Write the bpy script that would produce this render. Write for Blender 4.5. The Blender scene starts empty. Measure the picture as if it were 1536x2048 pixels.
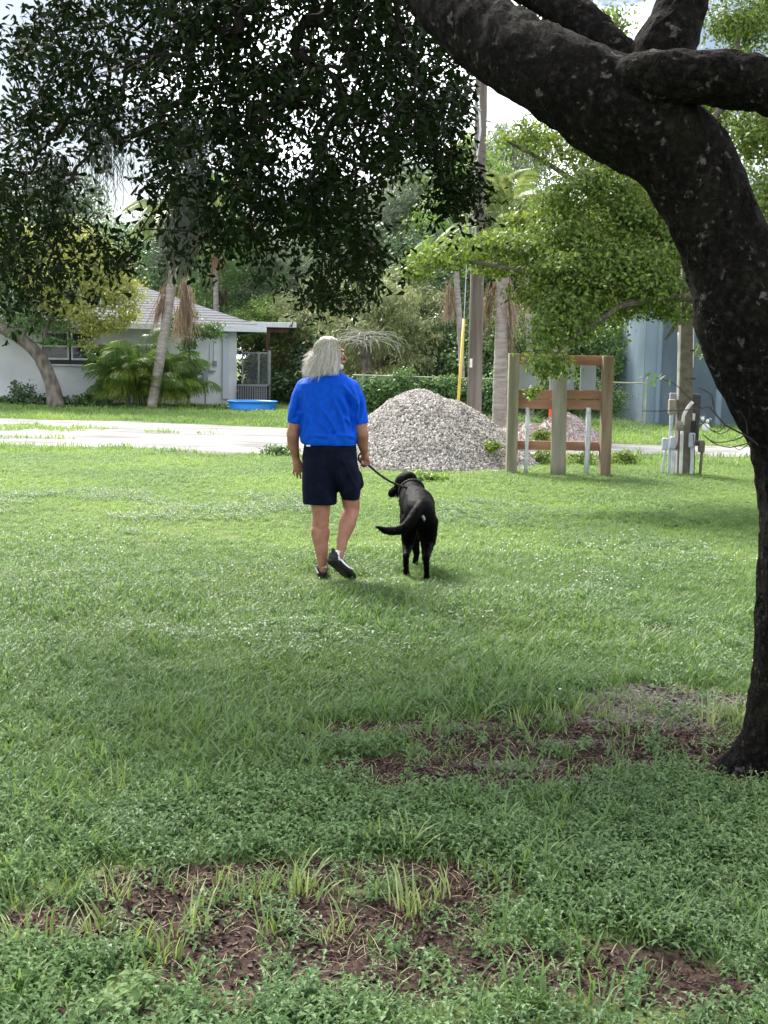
import bpy, bmesh, math, random
import numpy as np
from mathutils import Vector, Matrix, noise

R = math.radians
rng = np.random.default_rng(11)
random.seed(11)
sc = bpy.context.scene

# ---------------------------------------------------------------- camera
F, CH = 2400.0, 1.6
PITCH, ROLL = math.atan(304 / F), R(1.2)
cd = bpy.data.cameras.new('camera')
cd.sensor_fit = 'VERTICAL'; cd.sensor_height = 36; cd.lens = 36 * F / 2048
cd.clip_start = 0.05; cd.clip_end = 2000
cam = bpy.data.objects.new('camera', cd)
sc.collection.objects.link(cam)
CR = (Matrix.Rotation(math.pi / 2 - PITCH, 3, 'X') @ Matrix.Rotation(ROLL, 3, 'Z'))
cam.matrix_world = Matrix.Translation((0, 0, CH)) @ CR.to_4x4()
sc.camera = cam

# ---------------------------------------------------------------- world, sun, exposure
SUN_EL, SUN_AZ = R(45), R(-27)          # azimuth from +Y towards +X
sc.view_settings.view_transform = 'Standard'
sc.view_settings.look = 'None'
sc.view_settings.exposure = 2.6
sc.view_settings.gamma = 1
sc.view_settings.use_curve_mapping = False
world = bpy.data.worlds.new('World'); sc.world = world; world.use_nodes = True
nt = world.node_tree; N = nt.nodes; L = nt.links
bg = N['Background']; bg.inputs['Strength'].default_value = 0.055
sky = N.new('ShaderNodeTexSky'); sky.sky_type = 'NISHITA'; sky.sun_disc = False
sky.sun_elevation = SUN_EL; sky.sun_rotation = SUN_AZ; sky.dust_density = 1.5
tc = N.new('ShaderNodeTexCoord')
mp = N.new('ShaderNodeMapping'); mp.inputs['Scale'].default_value = (1.5, 1.5, 4.0)
mp.inputs['Location'].default_value = (1.3, 0.0, 0.2)
nz = N.new('ShaderNodeTexNoise'); nz.inputs['Scale'].default_value = 1.6; nz.inputs['Detail'].default_value = 7
nz.inputs['Roughness'].default_value = 0.62
cr = N.new('ShaderNodeValToRGB')
cr.color_ramp.elements[0].position = 0.47; cr.color_ramp.elements[1].position = 0.60
mx = N.new('ShaderNodeMix'); mx.data_type = 'RGBA'
mx.inputs['B'].default_value = (15.5, 15.9, 16.6, 1)
L.new(tc.outputs['Generated'], mp.inputs['Vector']); L.new(mp.outputs[0], nz.inputs['Vector'])
L.new(nz.outputs[0], cr.inputs[0]); L.new(cr.outputs[0], mx.inputs['Factor'])
dim = N.new('ShaderNodeVectorMath'); dim.operation = 'SCALE'; dim.inputs['Scale'].default_value = 0.36
L.new(sky.outputs[0], dim.inputs[0]); L.new(dim.outputs[0], mx.inputs['A']); L.new(mx.outputs['Result'], bg.inputs['Color'])
sd = bpy.data.lights.new('sun', 'SUN'); sd.energy = 2.1; sd.angle = R(20); sd.color = (1, 0.95, 0.86)
sun = bpy.data.objects.new('sun', sd); sc.collection.objects.link(sun)
sdir = Vector((math.sin(SUN_AZ) * math.cos(SUN_EL), math.cos(SUN_AZ) * math.cos(SUN_EL), math.sin(SUN_EL)))
sun.rotation_euler = sdir.to_track_quat('Z', 'Y').to_euler()
sun.location = (-20, -20, 40)
sc.cycles.max_bounces = 6; sc.cycles.transparent_max_bounces = 6
sc.cycles.diffuse_bounces = 3; sc.cycles.transmission_bounces = 4
try:
    sc.cycles.use_denoising = True
except Exception:
    pass

# ---------------------------------------------------------------- helpers
def ray(px, py):
    return CR @ Vector(((px - 768) / F, -(py - 1024) / F, -1))
def at(px, py, D):
    d = ray(px, py); return Vector((0, 0, CH)) + d * (D / d.y)
def ground(px, py, z=0.0):
    d = ray(px, py); return Vector((0, 0, CH)) + d * ((z - CH) / d.z)
def ats(px, py, D):
    """vectorised at()"""
    m = np.array(CR)
    loc = np.stack([(px - 768) / F, -(py - 1024) / F, -np.ones_like(px)], 1)
    d = loc @ m.T
    return np.array([0, 0, CH]) + d * (D / d[:, 1])[:, None]
def topx(P):
    """world points -> photo pixels"""
    P = np.asarray(P, float) - np.array([0, 0, CH])
    loc = P @ np.array(CR)
    z = -loc[:, 2]; z = np.where(z < 0.05, 0.05, z)
    return 768 + F * loc[:, 0] / z, 1024 - F * loc[:, 1] / z

def origin(o):
    v = Vector((0, 0, 0))
    while o is not None:
        v += o.location; o = o.parent
    return v
def link(o, parent=None):
    sc.collection.objects.link(o)
    if parent is not None: o.parent = parent
    return o
def tag(o, label=None, cat=None, group=None, kind=None):
    if label: o['label'] = label
    if cat: o['category'] = cat
    if group: o['group'] = group
    if kind: o['kind'] = kind
    return o
def thing(name, label, cat, loc, group=None):
    o = bpy.data.objects.new(name, None); o.empty_display_size = 0.1
    o.location = loc; link(o); return tag(o, label, cat, group)
def mk(name, verts, faces, mat, parent=None, smooth=False, rnd=None):
    """mesh object from world-space vertices; faces: (n,k) array or list of tuples"""
    V = np.asarray(verts, np.float64).reshape(-1, 3)
    if parent is not None: V = V - np.array(origin(parent))
    me = bpy.data.meshes.new(name)
    if isinstance(faces, np.ndarray):
        n, k = faces.shape
        me.vertices.add(len(V)); me.vertices.foreach_set('co', V.astype(np.float32).ravel())
        me.loops.add(n * k); me.loops.foreach_set('vertex_index', faces.astype(np.int32).ravel())
        me.polygons.add(n); me.polygons.foreach_set('loop_start', np.arange(0, n * k, k, dtype=np.int32))
        try: me.polygons.foreach_set('loop_total', np.full(n, k, np.int32))
        except Exception: pass
        me.update(calc_edges=True)
    else:
        me.from_pydata([tuple(v) for v in V], [], faces); me.update()
    if rnd is not None:
        a = me.attributes.new('rnd', 'FLOAT', 'FACE'); a.data.foreach_set('value', np.asarray(rnd, np.float32))
    if smooth: me.polygons.foreach_set('use_smooth', np.ones(len(me.polygons), bool))
    if mat: me.materials.append(mat)
    return link(bpy.data.objects.new(name, me), parent)
def copy_tree(o, parent=None):
    c = o.copy(); sc.collection.objects.link(c); c.parent = parent
    for ch in list(o.children): copy_tree(ch, c)
    return c

class MB:
    """collects shapes, all in world space"""
    def __init__(s): s.v = []; s.f = []
    def add(s, V, Fs):
        o = len(s.v); s.v += [tuple(v) for v in V]; s.f += [tuple(i + o for i in f) for f in Fs]; return s
    def box(s, c, size, rot=0.0, axes=None):
        c = Vector(c); hx, hy, hz = size[0] / 2, size[1] / 2, size[2] / 2
        if axes is None:
            ax = (Vector((math.cos(rot), math.sin(rot), 0)), Vector((-math.sin(rot), math.cos(rot), 0)), Vector((0, 0, 1)))
        else: ax = axes
        V = [c + ax[0] * a * hx + ax[1] * b * hy + ax[2] * d * hz for a in (-1, 1) for b in (-1, 1) for d in (-1, 1)]
        return s.add(V, [(0, 1, 3, 2), (4, 6, 7, 5), (0, 4, 5, 1), (2, 3, 7, 6), (0, 2, 6, 4), (1, 5, 7, 3)])
    def tube(s, pts, rad, n=10, cap=True):
        pts = [Vector(p) for p in pts]
        if not hasattr(rad, '__len__'): rad = [rad] * len(pts)
        u = None; V = []
        for i, p in enumerate(pts):
            t = (pts[min(i + 1, len(pts) - 1)] - pts[max(i - 1, 0)])
            t = t.normalized() if t.length > 1e-9 else Vector((0, 0, 1))
            if u is None:
                u = t.orthogonal().normalized()
            else:
                u = (u - t * u.dot(t)).normalized()
            w = t.cross(u)
            for k in range(n):
                a = 2 * math.pi * k / n
                V.append(p + (u * math.cos(a) + w * math.sin(a)) * rad[i])
        Fs = [(i * n + k, i * n + (k + 1) % n, (i + 1) * n + (k + 1) % n, (i + 1) * n + k) for i in range(len(pts) - 1) for k in range(n)]
        if cap:
            Fs.append(tuple(range(n - 1, -1, -1))); Fs.append(tuple((len(pts) - 1) * n + k for k in range(n)))
        return s.add(V, Fs)
    def ell(s, c, r, axes=None, nu=14, nv=9):
        c = Vector(c)
        if not hasattr(r, '__len__'): r = (r, r, r)
        ax = axes or (Vector((1, 0, 0)), Vector((0, 1, 0)), Vector((0, 0, 1)))
        V = [c + ax[2] * r[2]]
        for j in range(1, nv):
            th = math.pi * j / nv
            for k in range(nu):
                ph = 2 * math.pi * k / nu
                V.append(c + ax[0] * r[0] * math.sin(th) * math.cos(ph) + ax[1] * r[1] * math.sin(th) * math.sin(ph) + ax[2] * r[2] * math.cos(th))
        V.append(c - ax[2] * r[2]); Fs = []
        for k in range(nu): Fs.append((0, 1 + k, 1 + (k + 1) % nu))
        for j in range(nv - 2):
            for k in range(nu):
                a = 1 + j * nu + k; b = 1 + j * nu + (k + 1) % nu
                Fs.append((a, a + nu, b + nu, b))
        l = len(V) - 1; o = 1 + (nv - 2) * nu
        for k in range(nu): Fs.append((o + k, l, o + (k + 1) % nu))
        return s.add(V, Fs)
    def cap(s, p0, r0, p1, r1, n=12):
        """tapered capsule"""
        p0, p1 = Vector(p0), Vector(p1)
        s.tube([p0, p0.lerp(p1, 0.5), p1], [r0, (r0 + r1) / 2, r1], n)
        s.ell(p0, r0, nu=n, nv=7); s.ell(p1, r1, nu=n, nv=7); return s
    def ring_loft(s, rings, n=24):
        """rings: (centre, rx, ry, power) stacked; closed"""
        V = []
        for c, rx, ry, pw in rings:
            for k in range(n):
                a = 2 * math.pi * k / n; ca, sa = math.cos(a), math.sin(a)
                V.append(Vector(c) + Vector((rx * math.copysign(abs(ca) ** pw, ca), ry * math.copysign(abs(sa) ** pw, sa), 0)))
        m = len(rings)
        Fs = [(i * n + k, i * n + (k + 1) % n, (i + 1) * n + (k + 1) % n, (i + 1) * n + k) for i in range(m - 1) for k in range(n)]
        Fs.append(tuple(range(n - 1, -1, -1))); Fs.append(tuple((m - 1) * n + k for k in range(n)))
        return s.add(V, Fs)
    def build(s, name, mat, parent=None, smooth=False, bevel=0):
        o = mk(name, s.v, s.f, mat, parent, smooth)
        if bevel:
            b = o.modifiers.new('bevel', 'BEVEL'); b.width = bevel; b.segments = 2; b.limit_method = 'ANGLE'
        return o

def organic(name, mb, mat, parent, voxel=0.008, iters=5, disp=None):
    """one continuous skin over overlapping closed shapes"""
    me = bpy.data.meshes.new('tmp'); me.from_pydata(mb.v, [], mb.f); me.update()
    bm = bmesh.new(); bm.from_mesh(me); bmesh.ops.recalc_face_normals(bm, faces=bm.faces); bm.to_mesh(me); bm.free()
    o = bpy.data.objects.new('tmp', me); sc.collection.objects.link(o)
    m = o.modifiers.new('r', 'REMESH'); m.mode = 'VOXEL'; m.voxel_size = voxel
    if iters:
        q = o.modifiers.new('s', 'SMOOTH'); q.factor = 0.5; q.iterations = iters
    dg = bpy.context.evaluated_depsgraph_get(); ev = o.evaluated_get(dg)
    res = bpy.data.meshes.new_from_object(ev)
    V = np.empty(len(res.vertices) * 3, np.float32); res.vertices.foreach_get('co', V); V = V.reshape(-1, 3).astype(float)
    Nn = np.empty(len(res.vertices) * 3, np.float32); res.vertices.foreach_get('normal', Nn); Nn = Nn.reshape(-1, 3).astype(float)
    bpy.data.objects.remove(o)
    if disp is not None: V = disp(V, Nn)
    if parent is not None: V = V - np.array(origin(parent))
    res.vertices.foreach_set('co', V.astype(np.float32).ravel()); res.update()
    res.polygons.foreach_set('use_smooth', np.ones(len(res.polygons), bool))
    res.materials.clear(); res.materials.append(mat); res.name = name
    return link(bpy.data.objects.new(name, res), parent)

def spline(ctrl, step=0.05):
    """Catmull-Rom through rows of numbers (x,y,z,r)"""
    C = np.array(ctrl, float); C = np.vstack([2 * C[0] - C[1], C, 2 * C[-1] - C[-2]]); out = []
    for i in range(1, len(C) - 2):
        n = max(2, int(np.linalg.norm(C[i + 1][:3] - C[i][:3]) / step))
        for t in np.linspace(0, 1, n, endpoint=False):
            a, b, c, d = C[i - 1], C[i], C[i + 1], C[i + 2]
            out.append(0.5 * ((2 * b) + (-a + c) * t + (2 * a - 5 * b + 4 * c - d) * t * t + (-a + 3 * b - 3 * c + d) * t ** 3))
    out.append(C[-2]); return np.array(out)

# ---------------------------------------------------------------- materials
def material(name, c1, c2=None, scale=8, rough=0.8, bump=0.0, bscale=None, spec=0.3, c3=None, metal=0, stretch=(1, 1, 1),
             detail=6, lo=0.35, hi=0.65, coord='Object', bdist=0.02):
    m = bpy.data.materials.new(name); m.use_nodes = True; n = m.node_tree.nodes; l = m.node_tree.links
    p = n['Principled BSDF']; p.inputs['Roughness'].default_value = rough; p.inputs['Metallic'].default_value = metal
    p.inputs['Specular IOR Level'].default_value = spec
    p.inputs['Base Color'].default_value = (*c1, 1)
    t = n.new('ShaderNodeTexCoord'); mpp = n.new('ShaderNodeMapping'); mpp.inputs['Scale'].default_value = stretch
    l.new(t.outputs[coord], mpp.inputs['Vector'])
    if c2:
        z = n.new('ShaderNodeTexNoise'); z.inputs['Scale'].default_value = scale; z.inputs['Detail'].default_value = detail
        r = n.new('ShaderNodeValToRGB'); e = r.color_ramp.elements
        e[0].color = (*c1, 1); e[1].color = (*c2, 1); e[0].position = lo; e[1].position = hi
        if c3:
            q = e.new(min(0.98, hi + 0.1)); q.color = (*c3, 1)
        l.new(mpp.outputs[0], z.inputs['Vector']); l.new(z.outputs[0], r.inputs[0]); l.new(r.outputs[0], p.inputs['Base Color'])
    if bump:
        z2 = n.new('ShaderNodeTexNoise'); z2.inputs['Scale'].default_value = bscale or scale * 3; z2.inputs['Detail'].default_value = 6
        b = n.new('ShaderNodeBump'); b.inputs['Strength'].default_value = bump; b.inputs['Distance'].default_value = bdist
        l.new(mpp.outputs[0], z2.inputs['Vector']); l.new(z2.outputs[0], b.inputs['Height']); l.new(b.outputs[0], p.inputs['Normal'])
    return m
def leaf_material(name, cols, trans=0.3, tcol=None, rough=0.5, src='rnd', patch=None, spec=0.35):
    """cols: 2-4 colours over a per-leaf (or per-clump) random number; patch: world-space drift colour"""
    m = bpy.data.materials.new(name); m.use_nodes = True; n = m.node_tree.nodes; l = m.node_tree.links
    p = n['Principled BSDF']; p.inputs['Roughness'].default_value = rough; p.inputs['Specular IOR Level'].default_value = spec
    if src == 'rnd':
        a = n.new('ShaderNodeAttribute'); a.attribute_name = 'rnd'; fac = a.outputs['Fac']
    else:
        a = n.new('ShaderNodeObjectInfo'); a2 = n.new('ShaderNodeAttribute'); a2.attribute_name = 'rnd'
        ma = n.new('ShaderNodeMath'); ma.operation = 'MULTIPLY_ADD'; ma.inputs[1].default_value = 0.5
        mb_ = n.new('ShaderNodeMath'); mb_.operation = 'MULTIPLY'; mb_.inputs[1].default_value = 0.5
        l.new(a2.outputs['Fac'], mb_.inputs[0]); l.new(a.outputs['Random'], ma.inputs[0]); l.new(mb_.outputs[0], ma.inputs[2]); fac = ma.outputs[0]
    r = n.new('ShaderNodeValToRGB'); e = r.color_ramp.elements
    e[0].color = (*cols[0], 1); e[1].color = (*cols[-1], 1)
    for i, c in enumerate(cols[1:-1]):
        q = e.new((i + 1) / (len(cols) - 1)); q.color = (*c, 1)
    l.new(fac, r.inputs[0]); col = r.outputs[0]
    if patch:
        g = n.new('ShaderNodeNewGeometry'); z = n.new('ShaderNodeTexNoise'); z.inputs['Scale'].default_value = patch[1]; z.inputs['Detail'].default_value = 4
        rr = n.new('ShaderNodeValToRGB'); rr.color_ramp.elements[0].position = 0.4; rr.color_ramp.elements[1].position = 0.62
        x = n.new('ShaderNodeMix'); x.data_type = 'RGBA'; x.inputs['B'].default_value = (*patch[0], 1)
        f = n.new('ShaderNodeMath'); f.operation = 'MULTIPLY'; f.inputs[1].default_value = patch[2]
        l.new(g.outputs['Position'], z.inputs['Vector']); l.new(z.outputs[0], rr.inputs[0]); l.new(rr.outputs[0], f.inputs[0])
        l.new(f.outputs[0], x.inputs['Factor']); l.new(col, x.inputs['A']); col = x.outputs['Result']
    l.new(col, p.inputs['Base Color'])
    if trans:
        tr = n.new('ShaderNodeBsdfTranslucent'); ms = n.new('ShaderNodeMixShader'); ms.inputs[0].default_value = trans
        hs = n.new('ShaderNodeHueSaturation'); hs.inputs['Value'].default_value = 1.5; hs.inputs['Saturation'].default_value = 1.1; hs.inputs['Hue'].default_value = 0.49
        l.new(col, hs.inputs['Color']); l.new(hs.outputs[0], tr.inputs[0])
        l.new(p.outputs[0], ms.inputs[1]); l.new(tr.outputs[0], ms.inputs[2]); l.new(ms.outputs[0], n['Material Output'].inputs['Surface'])
    return m

# ---------------------------------------------------------------- leaves
def unit(a): return a / np.maximum(np.linalg.norm(a, axis=1, keepdims=True), 1e-9)
def rand_dirs(n, up=0.0):
    d = rng.normal(size=(n, 3)); d[:, 2] += up; return unit(d)
def leaf_mesh(C, Dr, Nr, Ln, Wd, shape='quad'):
    """leaves at C growing along Dr with normal Nr"""
    n = len(C); S = unit(np.cross(Dr, Nr)); Ln = np.broadcast_to(Ln, n)[:, None]; Wd = np.broadcast_to(Wd, n)[:, None]
    if shape == 'quad':
        V = np.stack([C, C + Dr * Ln * .55 + S * Wd * .5, C + Dr * Ln, C + Dr * Ln * .55 - S * Wd * .5], 1); k = 4
    else:
        Up = np.cross(S, Dr)
        rows = [(0, 0, 0), (.4, .33, .0), (.78, .5, -.03), (1, .0, -.1), (.78, -.5, -.03), (.4, -.33, .0)]
        V = np.stack([C + Dr * Ln * a + S * Wd * b + Up * Ln * c for a, b, c in rows], 1); k = 6
    return V.reshape(-1, 3), np.arange(n * k).reshape(n, k)
def blob_points(blobs, n, clump=0.16, nclump=40, shell=0.55):
    """points gathered in clumps through ellipsoids (cx,cy,cz,rx,ry,rz)"""
    B = np.array(blobs, float); vol = (B[:, 3] * B[:, 4] * B[:, 5]) ** (2 / 3); pr = vol / vol.sum()
    out = []; outn = []
    for b, w in zip(B, pr):
        m = int(n * w) + 1; d = rand_dirs(nclump, 0.15); rad = shell + (1 - shell) * rng.random(nclump)[:, None]
        cc = b[:3] + d * rad * b[3:6]; pick = rng.integers(0, nclump, m)
        sg = clump * (b[3] * b[4] * b[5]) ** (1 / 3)
        wts = 0.6 + rng.random(nclump) * 0.9
        off = rng.normal(size=(m, 3)) * sg * wts[pick][:, None] * np.array([1, 1, 0.6])
        out.append(cc[pick] + off); outn.append(unit(off + d[pick] * sg * 0.8 + np.array([0, 0, sg * .6])))
    return np.vstack(out), np.vstack(outn)
def crown(name, blobs, n, size, mat, parent, clump=0.16, nclump=40, shell=0.55, aspect=0.55, droop=0.0, shape='quad', hang=False):
    P, Nn = blob_points(blobs, n, clump, nclump, shell)
    m = len(P); Nr = unit(Nn + rng.normal(size=(m, 3)) * 0.55)
    D = rng.normal(size=(m, 3)); D[:, 2] -= droop; D = unit(D - Nr * np.sum(D * Nr, 1)[:, None]) if not hang else unit(D * [.4, .4, .5] + [0, 0, -1.2 * droop])
    s = size * (0.7 + 0.6 * rng.random(m))
    V, Fc = leaf_mesh(P, D, Nr, s, s * aspect, shape)
    o = mk(name, V, Fc, mat, parent, rnd=np.clip(rng.normal(0.5, 0.22, m), 0, 1)); o['kind'] = 'stuff'; return o

# ---------------------------------------------------------------- the lie of the land
_T = np.random.default_rng(5).random((256, 256))
def vnoise(x, y, s=1.0):
    x = np.asarray(x, float) * s + 1000; y = np.asarray(y, float) * s + 1000
    xi = np.floor(x).astype(int); yi = np.floor(y).astype(int); fx = x - xi; fy = y - yi
    fx = fx * fx * (3 - 2 * fx); fy = fy * fy * (3 - 2 * fy)
    g = lambda a, b: _T[a % 256, b % 256]
    return (g(xi, yi) * (1 - fx) + g(xi + 1, yi) * fx) * (1 - fy) + (g(xi, yi + 1) * (1 - fx) + g(xi + 1, yi + 1) * fx) * fy
def fbm(x, y, s=1.0): return (vnoise(x, y, s) + .5 * vnoise(x, y, s * 2.1) + .25 * vnoise(x, y, s * 4.3)) / 1.75
def gz(x, y):
    x = np.asarray(x, float); y = np.asarray(y, float)
    return (fbm(x, y, 0.9) - .5) * 0.06 * np.clip((15 - y) / 4, 0, 1) * np.clip((y + 2) / 2, 0, 1)
def blotch(x, y, items, edge=0.5, ns=2.2):
    """patches given by photo position of centre and radii, on the ground; >0.5 is inside"""
    out = np.zeros_like(np.asarray(x, float))
    w = (fbm(x, y, ns) - 0.5) * 2.2
    for px, py, rx, ry in items:
        c = ground(px, py); ax = abs(ground(px + rx, py).x - c.x); ay = abs(ground(px, py - ry).y - ground(px, py + ry).y) / 2
        d = np.sqrt(((x - c.x) / ax) ** 2 + ((y - c.y) / ay) ** 2) + w * edge
        out = np.maximum(out, np.clip(1.5 - d, 0, 1))
    return out
MULCH = [(1000, 1455, 250, 24), (1260, 1480, 280, 50), (1000, 1500, 180, 26), (900, 1545, 230, 30), (1080, 1565, 180, 18), (330, 1800, 200, 50), (480, 1880, 330, 50), (620, 1930, 280, 45), (780, 1980, 200, 30), (1100, 1930, 260, 45), (1300, 1985, 240, 40), (230, 2020, 260, 18), (820, 1750, 200, 24), (1480, 1760, 60, 12), (430, 1775, 230, 45), (700, 1850, 250, 60), (900, 1790, 120, 40), (1230, 1945, 230, 65), (560, 1950, 230, 40), (930, 1555, 250, 40), (560, 1760, 120, 40),
         (1130, 1480, 330, 55), (760, 1460, 200, 22), (60, 1850, 120, 30), (1240, 1700, 50, 14), (1450, 1545, 90, 35), (860, 1445, 120, 14), (1330, 1262, 50, 9), (640, 1480, 90, 16)]
SHELL = [(1400, 1410, 230, 34), (1330, 1425, 160, 28), (1230, 1440, 110, 16), (1020, 1530, 110, 12), (1250, 1395, 110, 12), (900, 1452, 120, 7), (1130, 1485, 120, 8)]
CLOVER = [(640, 1130, 280, 30), (1000, 1110, 420, 40), (1250, 1110, 260, 26), (820, 1180, 300, 30), (100, 1060, 260, 60), (1150, 1160, 300, 30), (250, 1210, 400, 30), (1000, 1290, 500, 60)]
def m_mulch(x, y): return blotch(x, y, MULCH, 0.55, 2.6)
def m_shell(x, y): return blotch(x, y, SHELL, 0.6, 3.0)
# road outline: near and far edge sampled along x
_rx = [-70, -16] + [ground(p, q).x for p, q in ((0, 893), (250, 896), (420, 908), (575, 912), (760, 925), (1000, 925), (1260, 909), (1536, 914))] + [20, 70]
_rn = [20.3, 20.3] + [ground(p, q).y for p, q in ((0, 893), (250, 896), (420, 908), (575, 912), (760, 925), (1000, 925), (1260, 909), (1536, 914))] + [20.5, 20.5]
_fx = [-70, -16] + [ground(p, q).x for p, q in ((0, 837), (300, 845), (575, 857), (800, 868), (1050, 880), (1280, 890), (1536, 895))] + [20, 70]
_fy = [28.7, 28.7] + [ground(p, q).y for p, q in ((0, 837), (300, 845), (575, 857), (800, 868), (1050, 880), (1280, 890), (1536, 895))] + [24, 24]
def road_near(x): return np.interp(x, _rx, _rn)
def road_far(x): return np.interp(x, _fx, _fy)
def on_road(x, y, pad=0.0):
    w = (fbm(x, y * 0.5, 1.1) - .5) * 1.3
    return (y > road_near(x) + w * .5 - pad) & (y < road_far(x) + w * .25 + pad)
STRIPS = [(90, 858, 130, 4), (60, 878, 70, 2), (330, 866, 40, 1.5), (425, 868, 30, 1.2), (10, 893, 60, 3)]

# ground: one sheet, fine near the camera
gx = np.concatenate([[-900, -300, -120, -60, -35, -20], np.arange(-12, -5, .5), np.arange(-5, 5, .06), np.arange(5, 12.1, .5), [20, 35, 60, 120, 300, 900]])
gy = np.concatenate([[-900, -200, -60, -20, -8, -3], np.arange(0, 2, .25), np.arange(2, 10, .06), np.arange(10, 16, .2), np.arange(16, 60, 2), [80, 120, 200, 400, 1000]])
GX, GY = np.meshgrid(gx, gy, indexing='ij'); GZ = gz(GX, GY)
nx, ny = len(gx), len(gy); ii, jj = np.meshgrid(np.arange(nx - 1), np.arange(ny - 1), indexing='ij'); b0 = (ii * ny + jj).ravel()
soil = bpy.data.materials.new('soil'); soil.use_nodes = True
n_ = soil.node_tree.nodes; l_ = soil.node_tree.links; p_ = n_['Principled BSDF']; p_.inputs['Roughness'].default_value = 0.95
p_.inputs['Specular IOR Level'].default_value = 0.1
g_ = n_.new('ShaderNodeNewGeometry')
def _nz(scale, c1, c2, lo=.4, hi=.6):
    z = n_.new('ShaderNodeTexNoise'); z.inputs['Scale'].default_value = scale; z.inputs['Detail'].default_value = 8
    r = n_.new('ShaderNodeValToRGB'); r.color_ramp.elements[0].color = (*c1, 1); r.color_ramp.elements[1].color = (*c2, 1)
    r.color_ramp.elements[0].position = lo; r.color_ramp.elements[1].position = hi
    l_.new(g_.outputs['Position'], z.inputs['Vector']); l_.new(z.outputs[0], r.inputs[0]); return r.outputs[0]
turf = _nz(6, (.07, .095, .035), (.12, .155, .055)); litter = _nz(28, (.018, .011, .010), (.055, .034, .029)); shellc = _nz(60, (.06, .048, .042), (.20, .18, .165), .42, .62)
def _mix(fac, a, b):
    x = n_.new('ShaderNodeMix'); x.data_type = 'RGBA'; l_.new(fac, x.inputs['Factor']); l_.new(a, x.inputs['A']); l_.new(b, x.inputs['B']); return x.outputs['Result']
am = n_.new('ShaderNodeAttribute'); am.attribute_name = 'mulch'; as_ = n_.new('ShaderNodeAttribute'); as_.attribute_name = 'shell'
l_.new(_mix(as_.outputs['Fac'], _mix(am.outputs['Fac'], turf, litter), shellc), p_.inputs['Base Color'])
bz = n_.new('ShaderNodeTexNoise'); bz.inputs['Scale'].default_value = 40; bp = n_.new('ShaderNodeBump'); bp.inputs['Strength'].default_value = .8; bp.inputs['Distance'].default_value = .02
l_.new(g_.outputs['Position'], bz.inputs['Vector']); l_.new(bz.outputs[0], bp.inputs['Height']); l_.new(bp.outputs[0], p_.inputs['Normal'])
gr = mk('ground', np.stack([GX.ravel(), GY.ravel(), GZ.ravel()], 1), np.stack([b0, b0 + ny, b0 + ny + 1, b0 + 1], 1), soil, smooth=True)
tag(gr, 'green lawn soil with bare mulch patches reaching back to the trees', kind='structure')
near = (GY > 1.5) & (GY < 16) & (abs(GX) < 8)
for nm, fn in (('mulch', m_mulch), ('shell', m_shell)):
    a = gr.data.attributes.new(nm, 'FLOAT', 'POINT'); v = np.where(near, np.clip((fn(GX, GY) - .35) * 4, 0, 1), 0); 
    a.data.foreach_set('value', v.ravel().astype(np.float32))

# road: crushed shell lane
roadmat = material('crushed_shell_road', (.15, .145, .14), (.23, .225, .22), scale=1.3, rough=.95, bump=.5, bscale=60, c3=(.27, .265, .265), lo=.36, hi=.5, stretch=(.5, 1.2, 1), coord='Object', spec=.1)
rxs = np.concatenate([[-70, -40, -25], np.arange(-16, 16, .25), [25, 40, 70]]); V = []
for x in rxs:
    w = (float(fbm(x, 3, 1.7)) - .5); w2 = (float(fbm(x, 9, 1.3)) - .5)
    a, b = road_near(x) + w * .9, road_far(x) + w2 * .5
    for t in np.linspace(0, 1, 6): V.append((x, a + (b - a) * t, .006))
m = 6; Fc = [(i * m + k, (i + 1) * m + k, (i + 1) * m + k + 1, i * m + k + 1) for i in range(len(rxs) - 1) for k in range(m - 1)]
tag(mk('gravel_road', V, Fc, roadmat), 'pale crushed shell lane crossing behind the lawn', kind='structure')

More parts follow.
